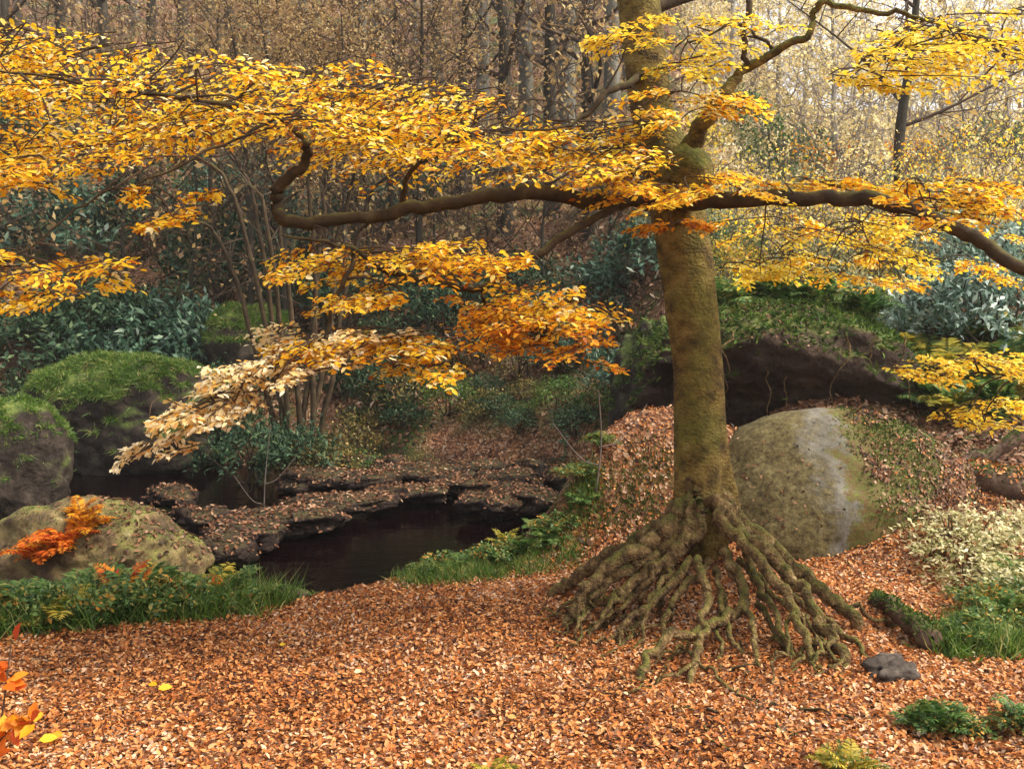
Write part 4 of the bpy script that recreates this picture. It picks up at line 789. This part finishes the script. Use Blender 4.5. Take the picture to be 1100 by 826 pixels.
SHP = {'evergreen': [shrub_proto(s, L=0.12) for s in (1, 2)], 'bluegreen': [shrub_proto(s, L=0.15, wr=0.34) for s in (3, 4)], 'green': [shrub_proto(s, L=0.09, wr=0.5) for s in (5, 6)],
       'olive': [shrub_proto(s, L=0.09, wr=0.55, ncl=60, nl=20) for s in (7, 8)], 'orange': [shrub_proto(11, L=0.09, wr=0.6, ncl=50, nl=20)]}
SHP['olivedark'] = [shrub_proto(s, L=0.09, wr=0.5, ncl=60, nl=20) for s in (37, 38)]; SHP['sheen_green'] = [shrub_proto(s, L=0.13, wr=0.36) for s in (3, 4)]; SHP['palegreen'] = [shrub_proto(s, L=0.16, wr=0.45, ncl=30, nl=16) for s in (51, 52)]; SHP['bramble'] = [shrub_proto(s, L=0.17, wr=0.5, ncl=30, nl=22) for s in (21, 22, 23)]; SHP['sage'] = [shrub_proto(s, L=0.12, wr=0.42) for s in (31, 32)]
def shrub(label, p, size, m, group=None, name='shrub', cat='shrub'):
    key = m; k = rng.integers(len(SHP[m])); o = thing(name, label, cat, p, rng.random()*6.28, group, size)
    cm, st = SHP[m][k]
    c = obj('crown', cm, m, o); stuff(c); obj('stems', st, 'twig', o); return o
SB = [ # px, py(base), Y, size, mat, label
    (30, 330, 23.5, 1.3, 'evergreen', 'A'), (80, 320, 26, 1.6, 'evergreen', 'A'), (150, 320, 26.5, 1.6, 'evergreen', 'A'), (215, 315, 26, 1.4, 'bluegreen', 'B'), (240, 345, 24, 1.0, 'evergreen', 'A'), (370, 330, 26.5, 1.4, 'evergreen', 'L'), (430, 335, 25.5, 1.3, 'evergreen', 'L'), (500, 330, 26, 1.3, 'evergreen', 'L'), (560, 335, 26, 1.2, 'evergreen', 'L'), (600, 350, 25, 1.0, 'bluegreen', 'L'), (455, 370, 23.8, 0.8, 'evergreen', 'L'), (520, 375, 23.6, 0.8, 'evergreen', 'L'), (400, 385, 23, 0.8, 'evergreen', 'L'),  # many of the L bushes are added to darken the hollow under the limb
    (30, 300, 25, 1.9, 'evergreen', 'A'), (110, 270, 27, 2.0, 'evergreen', 'A'), (185, 300, 26, 1.7, 'bluegreen', 'B'), (240, 280, 29, 1.9, 'evergreen', 'A'), (60, 240, 31, 2.2, 'bluegreen', 'B'), (150, 225, 33, 2.2, 'evergreen', 'A'),
    (300, 270, 31, 1.7, 'bluegreen', 'B'), (195, 330, 24.5, 1.2, 'evergreen', 'A'), (330, 320, 27, 1.3, 'evergreen', 'A'), (100, 330, 25, 1.3, 'bluegreen', 'B'), (390, 260, 33, 1.6, 'bluegreen', 'B'), (450, 250, 34, 1.5, 'evergreen', 'A'),
    (20, 190, 36, 2.2, 'evergreen', 'A'), (260, 215, 36, 2.0, 'bluegreen', 'B'), (500, 255, 36, 1.6, 'bluegreen', 'B'), (560, 260, 34, 1.4, 'evergreen', 'A'),
    (640, 330, 25, 1.3, 'bluegreen', 'C'), (690, 330, 24, 1.3, 'bluegreen', 'C'), (665, 280, 30, 1.5, 'evergreen', 'C'), (610, 370, 22.5, 0.9, 'bluegreen', 'C'), (675, 400, 20, 0.85, 'bluegreen', 'C'), (600, 440, 21, 0.7, 'green', 'D'), (640, 450, 20.5, 0.6, 'green', 'D'),
    (430, 400, 22.5, 0.9, 'olivedark', 'E'), (370, 420, 21.5, 0.9, 'olivedark', 'E'), (300, 430, 21, 0.8, 'olivedark', 'E'), (480, 420, 22, 0.7, 'green', 'D'), (330, 465, 19.8, 0.6, 'olivedark', 'E'), (390, 455, 20.5, 0.6, 'green', 'D'),
    (312, 400, 19.8, 0.95, 'evergreen', 'L'), (350, 410, 20.0, 0.85, 'olivedark', 'L'), (268, 400, 20.0, 1.0, 'evergreen', 'L'), (520, 440, 21.5, 0.6, 'olivedark', 'E'), (560, 400, 23, 0.8, 'olivedark', 'E'), (450, 455, 20.8, 0.45, 'olivedark', 'E'), (410, 360, 24, 1.0, 'evergreen', 'L'), (480, 350, 25, 1.0, 'evergreen', 'L'), (550, 345, 25.5, 0.9, 'evergreen', 'L'),
    (1010, 320, 16.5, 1.05, 'sheen_green', 'F'), (1060, 335, 16, 1.1, 'sheen_green', 'F'), (1085, 290, 18.5, 1.3, 'sheen_green', 'F'), (1010, 275, 20, 1.1, 'sheen_green', 'F'),
    (870, 310, 20, 0.9, 'sage', 'G'), (910, 300, 21.5, 1.0, 'sage', 'G'), (830, 290, 23, 1.1, 'olive', 'H'), (950, 300, 20, 1.0, 'olive', 'H'), (790, 300, 19, 0.9, 'olive', 'H'), (770, 280, 24, 1.3, 'sage', 'G'), (905, 275, 25, 1.2, 'sage', 'G'), (850, 270, 25, 1.2, 'olive', 'H'), (955, 270, 25, 1.1, 'sage', 'G'), (1040, 260, 23, 1.2, 'olive', 'H'), (920, 330, 18.5, .7, 'sage', 'G'), (800, 325, 17.8, .6, 'sage', 'G'), (725, 290, 25, 1.2, 'sage', 'G'), (845, 330, 18, .6, 'green', 'I'), (790, 300, 22, 1.0, 'green', 'I'), (880, 345, 17.5, 0.6, 'olive', 'H'), (930, 345, 17.5, 0.6, 'green', 'I'),
    (800, 250, 28, 1.4, 'olive', 'H'), (870, 255, 30, 1.4, 'olive', 'H'), (940, 250, 28, 1.4, 'olive', 'H'), (1030, 240, 27, 1.5, 'olive', 'H'), (1090, 235, 30, 1.6, 'olive', 'H'), (980, 235, 33, 1.5, 'sage', 'G'),
    (830, 200, 42, 2.3, 'green', 'J'), (790, 205, 44, 2.0, 'green', 'J'), (1060, 190, 40, 1.8, 'green', 'K'), (1095, 185, 42, 1.8, 'evergreen', 'K'), (870, 215, 38, 1.3, 'sage', 'G'), (740, 230, 34, 1.4, 'olive', 'H'), (1010, 215, 38, 1.4, 'sage', 'G'),
]
SBL = {'L': ('dark bush deepening the shade at the foot of the slope under the drooping bough', 'dark bushes under the drooping bough'), 'A': ('dark evergreen shrub on the shaded hillside behind the golden boughs', 'dark shrubs behind the golden boughs'), 'B': ('blue green shrub on the shaded hillside behind the golden boughs', 'blue green shrubs behind the golden boughs'),
       'C': ('waxy leaved shrub growing on the bank close to the beech trunk', 'shrubs beside the beech trunk'), 'D': ('small green bush on the brown far bank of the stream', 'green bushes on the far bank'), 'E': ('dull olive bush on the brown far bank of the stream', 'olive bushes on the far bank'),
       'F': ('glossy blue green rhododendron under the drooping end of the limb', 'rhododendrons under the limb'), 'G': ('pale blue green shrub behind the undercut rock', 'pale shrubs behind the undercut rock'), 'H': ('gold and olive autumn shrub on the bright slope behind the undercut rock', 'autumn shrubs on the bright slope'),
       'I': ('fresh green shrub just above the undercut rock', 'green shrubs above the undercut rock'), 'J': ('bright green bushy tree low on the hazy hillside', 'green bushy trees on the hazy hillside'), 'K': ('dull green shrub far up the hazy hillside', 'dull green shrubs on the hazy hillside')}
def on_ground_ray(px, Yd): d = ray(px, 340); x = d[0]*Yd/d[1]; return np.array([x, Yd, gz(x, Yd)])
for px, py, Yd, s, m, k in SB:
    p = on_ground_ray(px, Yd); q = P(px, py, Yd); p[2] = min(max(p[2]-0.1, q[2]-0.3), p[2]+0.25)
    shrub(SBL[k][0], p, s*np.array([1, 1, rng.uniform(0.8, 1.15)]), m, SBL[k][1])

# ---- background trees
def tree_proto(seed, H=15.0, r0=0.28, lean=0.04, first=0.28, nl=14, leafn=700, twigs=7, leafL=0.16):
    r = np.random.default_rng(seed); n = 26; s = np.linspace(0, 1, n)
    pts = np.stack([lean*H*s*s+0.18*fbm(s*3+seed, s*0, 1.0), 0.18*fbm(s*3, s*0+seed, 5.0), H*s-0.3], 1)
    T = Tubes(); rad = r0*(1-0.88*s)+0.15*r0*np.exp(-s*30); T.add(pts, rad, 10, 0.1, seed=seed, freq=1.5); tm = T.mesh('trunk')
    B = Tubes(); tips = []
    for k in range(nl):
        f_ = first+(0.97-first)*(k+r.random())/nl; i = int(f_*(n-1)); p0 = pts[i]; az = k*2.4+r.normal()*0.4; L = H*0.24*(1.15-f_)*(0.7+0.6*r.random())+0.5
        e = p0+np.array([math.cos(az)*L, math.sin(az)*L, L*(0.45+0.5*r.random())]); q = smooth_path([p0, (p0+e)/2+r.normal(size=3)*0.12*L+np.array([0, 0, -0.05*L]), e], 9)
        B.add(q, np.linspace(rad[i]*0.5, 0.012, 9), 5); tips.append(q[-1])
        for j in range(twigs):
            a = q[r.integers(3, 9)]; e2 = a+nrmz(r.normal(size=3)+np.array([math.cos(az), math.sin(az), 0.7])*0.7)*L*0.45*(0.5+r.random()); q2 = smooth_path([a, (a+e2)/2+r.normal(size=3)*0.05*L, e2], 5); B.add(q2, np.linspace(0.018, 0.006, 5), 3); tips += [q2[-1], q2[-2], q2[-3]]
            for h in range(3):
                a3 = q2[r.integers(1, 5)]; e3 = a3+nrmz(r.normal(size=3)+np.array([0, 0, 0.3]))*L*0.25; B.add(np.array([a3, (a3+e3)/2+r.normal(size=3)*0.02, e3]), [0.010, 0.008, 0.005], 3); tips.append(e3)
    tips = np.array(tips); i = r.integers(len(tips), size=leafn); pos = tips[i]+r.normal(size=(leafn, 3))*0.28
    ll = leafL*(0.6+0.8*r.random(leafn)); cm = leaf_mesh('crown', pos, r.normal(size=(leafn, 3)), r.normal(size=(leafn, 3))+np.array([0, 0, 1]), ll, ll*0.6, 4)
    return tm, B.mesh('branches'), cm
TPR = {'tall': [tree_proto(s, 17, 0.30, ln, 0.30, 14, 600) for s, ln in ((1, 0.03), (2, -0.04), (3, 0.06))],
       'wisp': [tree_proto(s, 15, 0.20, ln, 0.16, 18, 3200, 7, 0.17) for s, ln in ((41, 0.03), (42, -0.04), (43, 0.05))],
       'slim': [tree_proto(s, 11, 0.12, ln, 0.25, 13, 500, 6) for s, ln in ((4, 0.05), (5, -0.06), (6, 0.0))],
       'sap': [tree_proto(s, 5.5, 0.045, ln, 0.15, 12, 700, 6, 0.12) for s, ln in ((7, 0.10), (8, -0.12), (9, 0.0))]}
TPR['leafy'] = [tree_proto(s, 11, 0.12, ln, 0.45, 14, 4200, 7, 0.105) for s, ln in ((24, 0.05), (25, -0.06), (26, 0.0))]  # crowns thickened above the frame to shade the left hillside
TPR['young'] = [tree_proto(s, 4.2, 0.04, ln, 0.12, 13, 700, 7, 0.11) for s, ln in ((17, 0.10), (18, -0.12), (19, 0.0))]
TMC = {}
def bgtree(label, p, kind, bark, scale=1.0, group=None, name='tree', leaf='farleaf', rz=None, k=None):
    k = rng.integers(3) if k is None else k; tm, bm_, cm = TPR[kind][k]; o = thing(name, label, 'tree', p, rng.random()*6.28 if rz is None else rz, group, scale)
    def cop(me, m):
        key = (me.name, m)
        if key not in TMC: q = me.copy(); q.materials.clear(); q.materials.append(M[m]); TMC[key] = q
        return TMC[key]
    obj('trunk', cop(tm, bark), None, o); stuff(obj('branches', cop(bm_, {'darktrunk': 'twig', 'palebark': 'paletwig'}.get(bark, 'fartwig')), None, o)); stuff(obj('crown', cop(cm, leaf), None, o)); return o
# trunks between the golden tiers and the beech
for px, Yd, bark, s in [(540, 30, 'darktrunk', 0.9), (566, 34, 'fartrunk', 1.0), (590, 31, 'darktrunk', 0.9), (607, 33, 'fartrunk', 1.15), (630, 29, 'darktrunk', 0.85), (652, 36, 'fartrunk', 1.1), (498, 33, 'darktrunk', 0.7), (516, 40, 'fartrunk', 1.0), (672, 38, 'fartrunk', 0.9)]:
    pale = bark == 'fartrunk'; bgtree('pale grey trunked tree close behind the beech on the steep slope' if pale else 'dark ivy coloured tree close behind the beech on the steep slope', on_ground_ray(px, Yd), 'tall', bark, s, 'pale trees behind the beech' if pale else 'dark trees behind the beech')
for px, Yd, k in [(268, 27, 'leafy'), (304, 26, 'leafy'), (375, 26, 'leafy'), (383, 28, 'slim'), (444, 28, 'leafy'), (425, 32, 'slim'), (348, 30, 'leafy'), (225, 33, 'leafy')]:
    bgtree('slender dark tree standing above the golden boughs', on_ground_ray(px, Yd), k, 'darktrunk', 0.8+0.3*rng.random(), 'slender dark trees above the golden boughs')
for px, Yd in [(20, 40), (75, 44), (120, 38), (170, 46), (205, 41), (250, 48), (330, 44), (410, 46), (470, 45), (30, 55), (150, 58), (290, 57), (390, 60), (450, 62), (90, 62), (560, 52), (620, 55)]:
    bgtree('tall leafless tree high on the shaded brown hillside', on_ground_ray(px, Yd), 'tall', 'fartrunk' if rng.random() < 0.5 else 'darktrunk', 0.8+0.35*rng.random(), 'tall trees on the shaded hillside')
# the bright slope on the right
bgtree('thin straight dark trunked tree rising behind the right hand limb', on_ground_ray(966, 24), 'slim', 'darktrunk', 1.25, None, rz=0.0, k=0)
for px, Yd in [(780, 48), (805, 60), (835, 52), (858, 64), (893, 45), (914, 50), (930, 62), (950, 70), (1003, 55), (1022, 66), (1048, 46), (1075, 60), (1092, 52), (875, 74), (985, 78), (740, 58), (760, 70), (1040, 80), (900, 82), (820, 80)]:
    bgtree('slim tree coloured pale for haze on the leaf covered slope', on_ground_ray(px, Yd), 'wisp', 'palebark', 0.55+0.35*rng.random(), 'slim trees on the hazy slope', leaf='paleleaf')
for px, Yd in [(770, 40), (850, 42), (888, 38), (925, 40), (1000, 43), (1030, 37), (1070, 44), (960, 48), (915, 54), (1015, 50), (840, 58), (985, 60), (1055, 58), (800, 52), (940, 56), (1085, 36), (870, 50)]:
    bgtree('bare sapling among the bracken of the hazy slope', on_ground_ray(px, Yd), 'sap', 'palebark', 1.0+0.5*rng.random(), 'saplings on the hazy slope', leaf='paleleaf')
for px, Yd in [(10, 30), (80, 34), (140, 30), (210, 27), (290, 30), (350, 26), (400, 29), (470, 29), (520, 27), (580, 26), (650, 27), (430, 37), (180, 39), (110, 42), (320, 38), (50, 48), (240, 44), (500, 42), (600, 42)]:
    bgtree('bare twiggy sapling in the shade of the hillside', on_ground_ray(px, Yd), 'sap', 'darktrunk', 1.0+0.6*rng.random(), 'saplings on the shaded hillside')
for px, Yd, lf, s_ in [(850, 19, 'lemon', .62), (905, 20, 'paleleaf', .7), (960, 19.5, 'lemon', .65), (1015, 22, 'gold', .75), (1062, 20, 'lemon', .7), (815, 22, 'paleleaf', .75), (930, 24, 'paleleaf', .8), (870, 24, 'orange', .75), (785, 20, 'lemon', .65), (1040, 26, 'paleleaf', .85), (985, 27, 'orange', .8), (735, 24, 'lemon', .8), (1090, 24, 'lemon', .8)]:
    bgtree({'lemon': 'young beech with thin lemon yellow leaves on the bright slope', 'gold': 'young beech with golden leaves on the bright slope', 'orange': 'young beech with orange leaves on the bright slope', 'paleleaf': 'young beech with pale tan leaves on the bright slope'}[lf], on_ground_ray(px, Yd), 'young', 'fartrunk', s_, {'lemon': 'lemon young beeches', 'gold': 'golden young beeches', 'orange': 'orange young beeches', 'paleleaf': 'tan young beeches'}[lf], 'young_beech', lf)
# brambles and herbs of the near banks
for k in range(16): shrub('low green bramble tangled along the near bank above the stream', bank(-155+27*k, rng.uniform(-0.2, 0.5)), (0.28 if k < 14 else 0.16)*rng.uniform(0.7, 1.15)*np.array([1.2, 1.1, 1.0]), 'bramble', 'brambles on the near bank', 'bramble', 'bramble')
for k in range(9): shrub('low herb clump beside the dark pool below the leafy mound', bank(455+24*k, rng.uniform(0, 0.5)), rng.uniform(0.14, 0.24)*np.array([1.3, 1.1, 0.8]), 'bramble', 'herbs below the mound', 'herb', 'plant')
for px, py, s_ in [(1040, 695, .24), (1075, 690, .28), (1095, 665, .3), (1060, 660, .26)]: shrub('low green bramble on the bank beside the mossy log end', ground_at(px, py), s_*np.array([1.3, 1.1, 0.8]), 'bramble', 'brambles beside the log end', 'bramble', 'bramble')
for px, py, s_ in [(1015, 788, .15), (1000, 782, .12), (1040, 790, .12), (1100, 788, .14), (905, 830, .12), (930, 836, .1)]: shrub('low green herb clump standing on the russet leaf carpet', ground_at(px, min(py, 835)), s_*np.array([1.3, 1.1, 0.9]), 'bramble', 'herbs on the leaf carpet', 'herb', 'plant')
for px, py, s_ in [(1005, 575, .3), (1035, 590, .34), (1065, 565, .36), (1090, 585, .36), (1050, 615, .32), (1085, 620, .32), (1020, 555, .28), (1095, 555, .34)]: shrub('loose pale yellow green shrub on the leafy bank below the fallen log', ground_at(px, py+25), s_*np.array([1.4, 1.2, 0.9]), 'palegreen', 'pale shrubs below the log', 'shrub', 'shrub')
for k in range(20):
    px, py = rng.uniform(250, 620), rng.uniform(395, 470); m_ = ['evergreen', 'olivedark', 'evergreen'][k % 3]; shrub('dull olive bush on the brown far bank of the stream' if m_ == 'olivedark' else 'small dark evergreen bush low on the far bank of the stream', ground_at(px, py), rng.uniform(0.35, 0.65)*np.array([1.2, 1.1, 0.9]), m_, 'olive bushes on the far bank' if m_ == 'olivedark' else 'small dark bushes on the far bank')
# dark multi-stemmed hazel behind the tip of the left limb
hz = on_ground_ray(318, 20.5); o = thing('hazel_bush', 'dark many stemmed bare hazel arching behind the curl of the left limb', 'shrub', hz)
for k, (px, py, mx_, my_) in enumerate([(205, 165, 255, 225), (240, 150, 275, 230), (262, 190, 290, 250), (330, 150, 335, 240), (352, 175, 345, 250), (390, 160, 365, 250), (425, 170, 385, 255), (285, 165, 300, 240), (180, 230, 240, 270)]):
    e = P(px, py, 20.5+rng.normal()*0.6)-hz; mm = P(mx_, my_, 20.5+rng.normal()*0.3)-hz; q = smooth_path([np.array([rng.normal()*0.15, rng.normal()*0.1, -0.2]), mm, e], 20); q = wiggle(q, 0.06, 1, k); T = Tubes(); T.add(q, np.linspace(0.07, 0.02, 20), 6)
    st = obj('stem', T.mesh('stem'), 'limbbark', o); T = Tubes()
    for j in range(12): a = q[rng.integers(8, 20)]; T.add(smooth_path([a, a+rng.normal(size=3)*0.25+np.array([0, 0, 0.2]), a+rng.normal(size=3)*0.5+np.array([0, 0, 0.6])], 6), np.linspace(0.014, 0.005, 6), 3)
    obj('twigs', T.mesh('twigs'), 'twig', st)['kind'] = 'stuff'

def at_ground(x, y, dz): return np.array([x, y, gz(x, y)+dz])
def on_log(px, py, dz): return ground_at(px, py)+np.array([0, 0, dz])
# ---- fallen logs
def log(label, a, b, r0, r1, seed, m='log', name='fallen_log', moss=1500, lv=0):
    o = thing(name, label, 'log', a); q = smooth_path([a, (a+b)/2+np.array([0, 0, 0.05])*rng.normal(), b], 24); q = wiggle(q, 0.04, 0.7, seed)-a; T = Tubes(); rad = np.linspace(r0, r1, 24); rad[0] *= 0.2; rad[-1] *= 0.2
    q[0] = q[1]*0.97+q[0]*0.03; q[-1] = q[-2]*0.97+q[-1]*0.03
    T.add(q, rad, 18, 0.35, seed=seed, freq=4); me = T.mesh('log_body'); obj('log_body', me, m, o)
    v = np.concatenate(T.v); f = np.concatenate(T.f); tf = np.vstack([f[:, [0, 1, 2]], f[:, [0, 2, 3]]]); 
    if moss: moss_on(o, v, tf, moss, 0.05, weight=lambda c, q: np.clip(q[:, 2]-0.1, 0, 1)*np.clip(0.6+1.2*fbm(c[:, 0]*5, c[:, 1]*5, c[:, 2]*5, 2), 0.02, 1))
    if lv: leaves_on('fallen_leaves', 'dead leaves lying along the russet fallen log', o, v, tf, lv, 'litter', 0.05, lambda c, q: np.clip(q[:, 2]-0.1, 0, 1))
    return o
log('dark fallen log slanting up the slope above the long mossy boulder', on_log(-30, 392, .12), on_log(110, 330, .12), 0.28, 0.2, 1)
log('second dark fallen log lying below the slanting one', on_log(-40, 405, .1), on_log(60, 366, .1), 0.22, 0.16, 2)
log('russet fallen log jutting over the withered bracken', at_ground(6.74, 11.2, .17), at_ground(5.06, 11.4, .12), 0.22, 0.17, 3, moss=1200, lv=700)
log('slim pale fallen branch resting on the ferny slope', at_ground(6.3, 11.9, .42), at_ground(5.0, 11.75, .03), 0.075, 0.05, 4, moss=300)
log('short mossy log end lying on the leaves beside the ferns', ground_at(935, 640)+np.array([0, 0, .0]), ground_at(1002, 704)+np.array([0, 0, .07]), 0.05, 0.10, 5, name='mossy_log', moss=900)
log('rounded root end poking from the bank beside the pool', ground_at(372, 645)+np.array([0, 0.2, -.1]), ground_at(255, 650)+np.array([0, .1, .12]), 0.08, 0.12, 6, moss=600)

# ---- individual bright leaves on the carpet
for i, (px, py, s, m) in enumerate([(170, 748, .09, 'gold'), (160, 742, .07, 'gold'), (42, 805, .10, 'gold'), (56, 798, .08, 'orange'), (380, 730, .06, 'pale'), (545, 778, .06, 'pale'), (300, 700, .05, 'gold')]):
    p = ground_at(px, py); n_ = nrmz(np.array([[0.1, -0.55, 1.0]])); p[2] += 0.05
    o = obj('fallen_leaf', leaf_mesh('fallen_leaf', np.zeros((1, 3)), np.array([[1.0, 0.4*(-1)**i, 0]]), n_, s, s*0.75), m, None, p)
    lab = {'gold': 'single bright yellow leaf lying on the russet carpet', 'orange': 'single orange leaf lying beside a yellow one on the carpet', 'pale': 'single bleached leaf lying on the russet carpet'}[m]; tag(o, lab, 'leaf', {'gold': 'bright yellow leaves on the carpet', 'pale': 'bleached leaves on the carpet'}.get(m))
for k in range(12):
    px, py = rng.uniform(600, 930), rng.uniform(700, 790); b_ = ground_at(px, py); a_ = rng.uniform(0, 6.28); L = rng.uniform(0.15, 0.4); e = b_+np.array([math.cos(a_)*L, math.sin(a_)*L, 0]); e[2] = gz(e[0], e[1]); mid = (b_+e)/2; mid[2] = gz(mid[0], mid[1])
    T = Tubes(); q = wiggle(smooth_path([b_, mid, e], 10), 0.02, 1.0, k)-b_; T.add(q+np.array([0, 0, 0.022]), np.linspace(0.011, 0.004, 10), 5); tag(obj('fallen_twig', T.mesh('fallen_twig'), 'limbbark', None, b_), 'thin dark twig lying on the russet leaves in front of the roots', 'twig', 'twigs on the leaf carpet')
# russet beech seedling at the left edge of the foreground
b_ = P(-18, 850, 5.0); b_[2] = gz(b_[0], b_[1]); o = thing('beech_seedling', 'low beech twig with bright orange and red leaves in the foreground leaf carpet', 'seedling', b_)
T = Tubes(); q1 = smooth_path([np.zeros(3), P(0, 780, 5.0)-b_, P(12, 690, 5.0)-b_], 10); q2 = smooth_path([q1[3], P(15, 780, 4.95)-b_, P(38, 775, 4.9)-b_], 8); T.add(q1, np.linspace(0.008, 0.003, 10), 5); T.add(q2, np.linspace(0.005, 0.002, 8), 5); obj('stem', T.mesh('stem'), 'twig', o)
for k in range(40):
    qq = q1 if k % 2 else q2; a = qq[rng.integers(2, len(qq))]; lm = leaf_mesh('leaf', a[None]+rng.normal(size=(1, 3))*0.012, rng.normal(size=(1, 3)), np.array([[0, -0.8, 1.0]])+rng.normal(size=(1, 3))*0.4, 0.10, 0.068); obj('leaf', lm, 'red' if k % 4 else 'orange', o)

# ================================================================== AIR
hb = np.array([(x, y, z) for z in (-3.2, 62) for y in (-45, 330) for x in (-165, 165)], float)
hf = np.array([(0, 2, 3, 1), (4, 5, 7, 6), (0, 1, 5, 4), (2, 6, 7, 3), (0, 4, 6, 2), (1, 3, 7, 5)])
me = mesh_quads('haze', hb, hf); hm, hn, hl, hout = mat('haze'); pv = hn.new('ShaderNodeVolumePrincipled'); pv.inputs['Color'].default_value = (1, 0.97, 0.9, 1); pv.inputs['Density'].default_value = 0.0007; pv.inputs['Anisotropy'].default_value = 0.3
hl.new(pv.outputs[0], hout.inputs['Volume']); o = obj('haze', me, hm); tag(o, 'thin pale haze hanging in the woodland air', 'haze', kind='stuff')
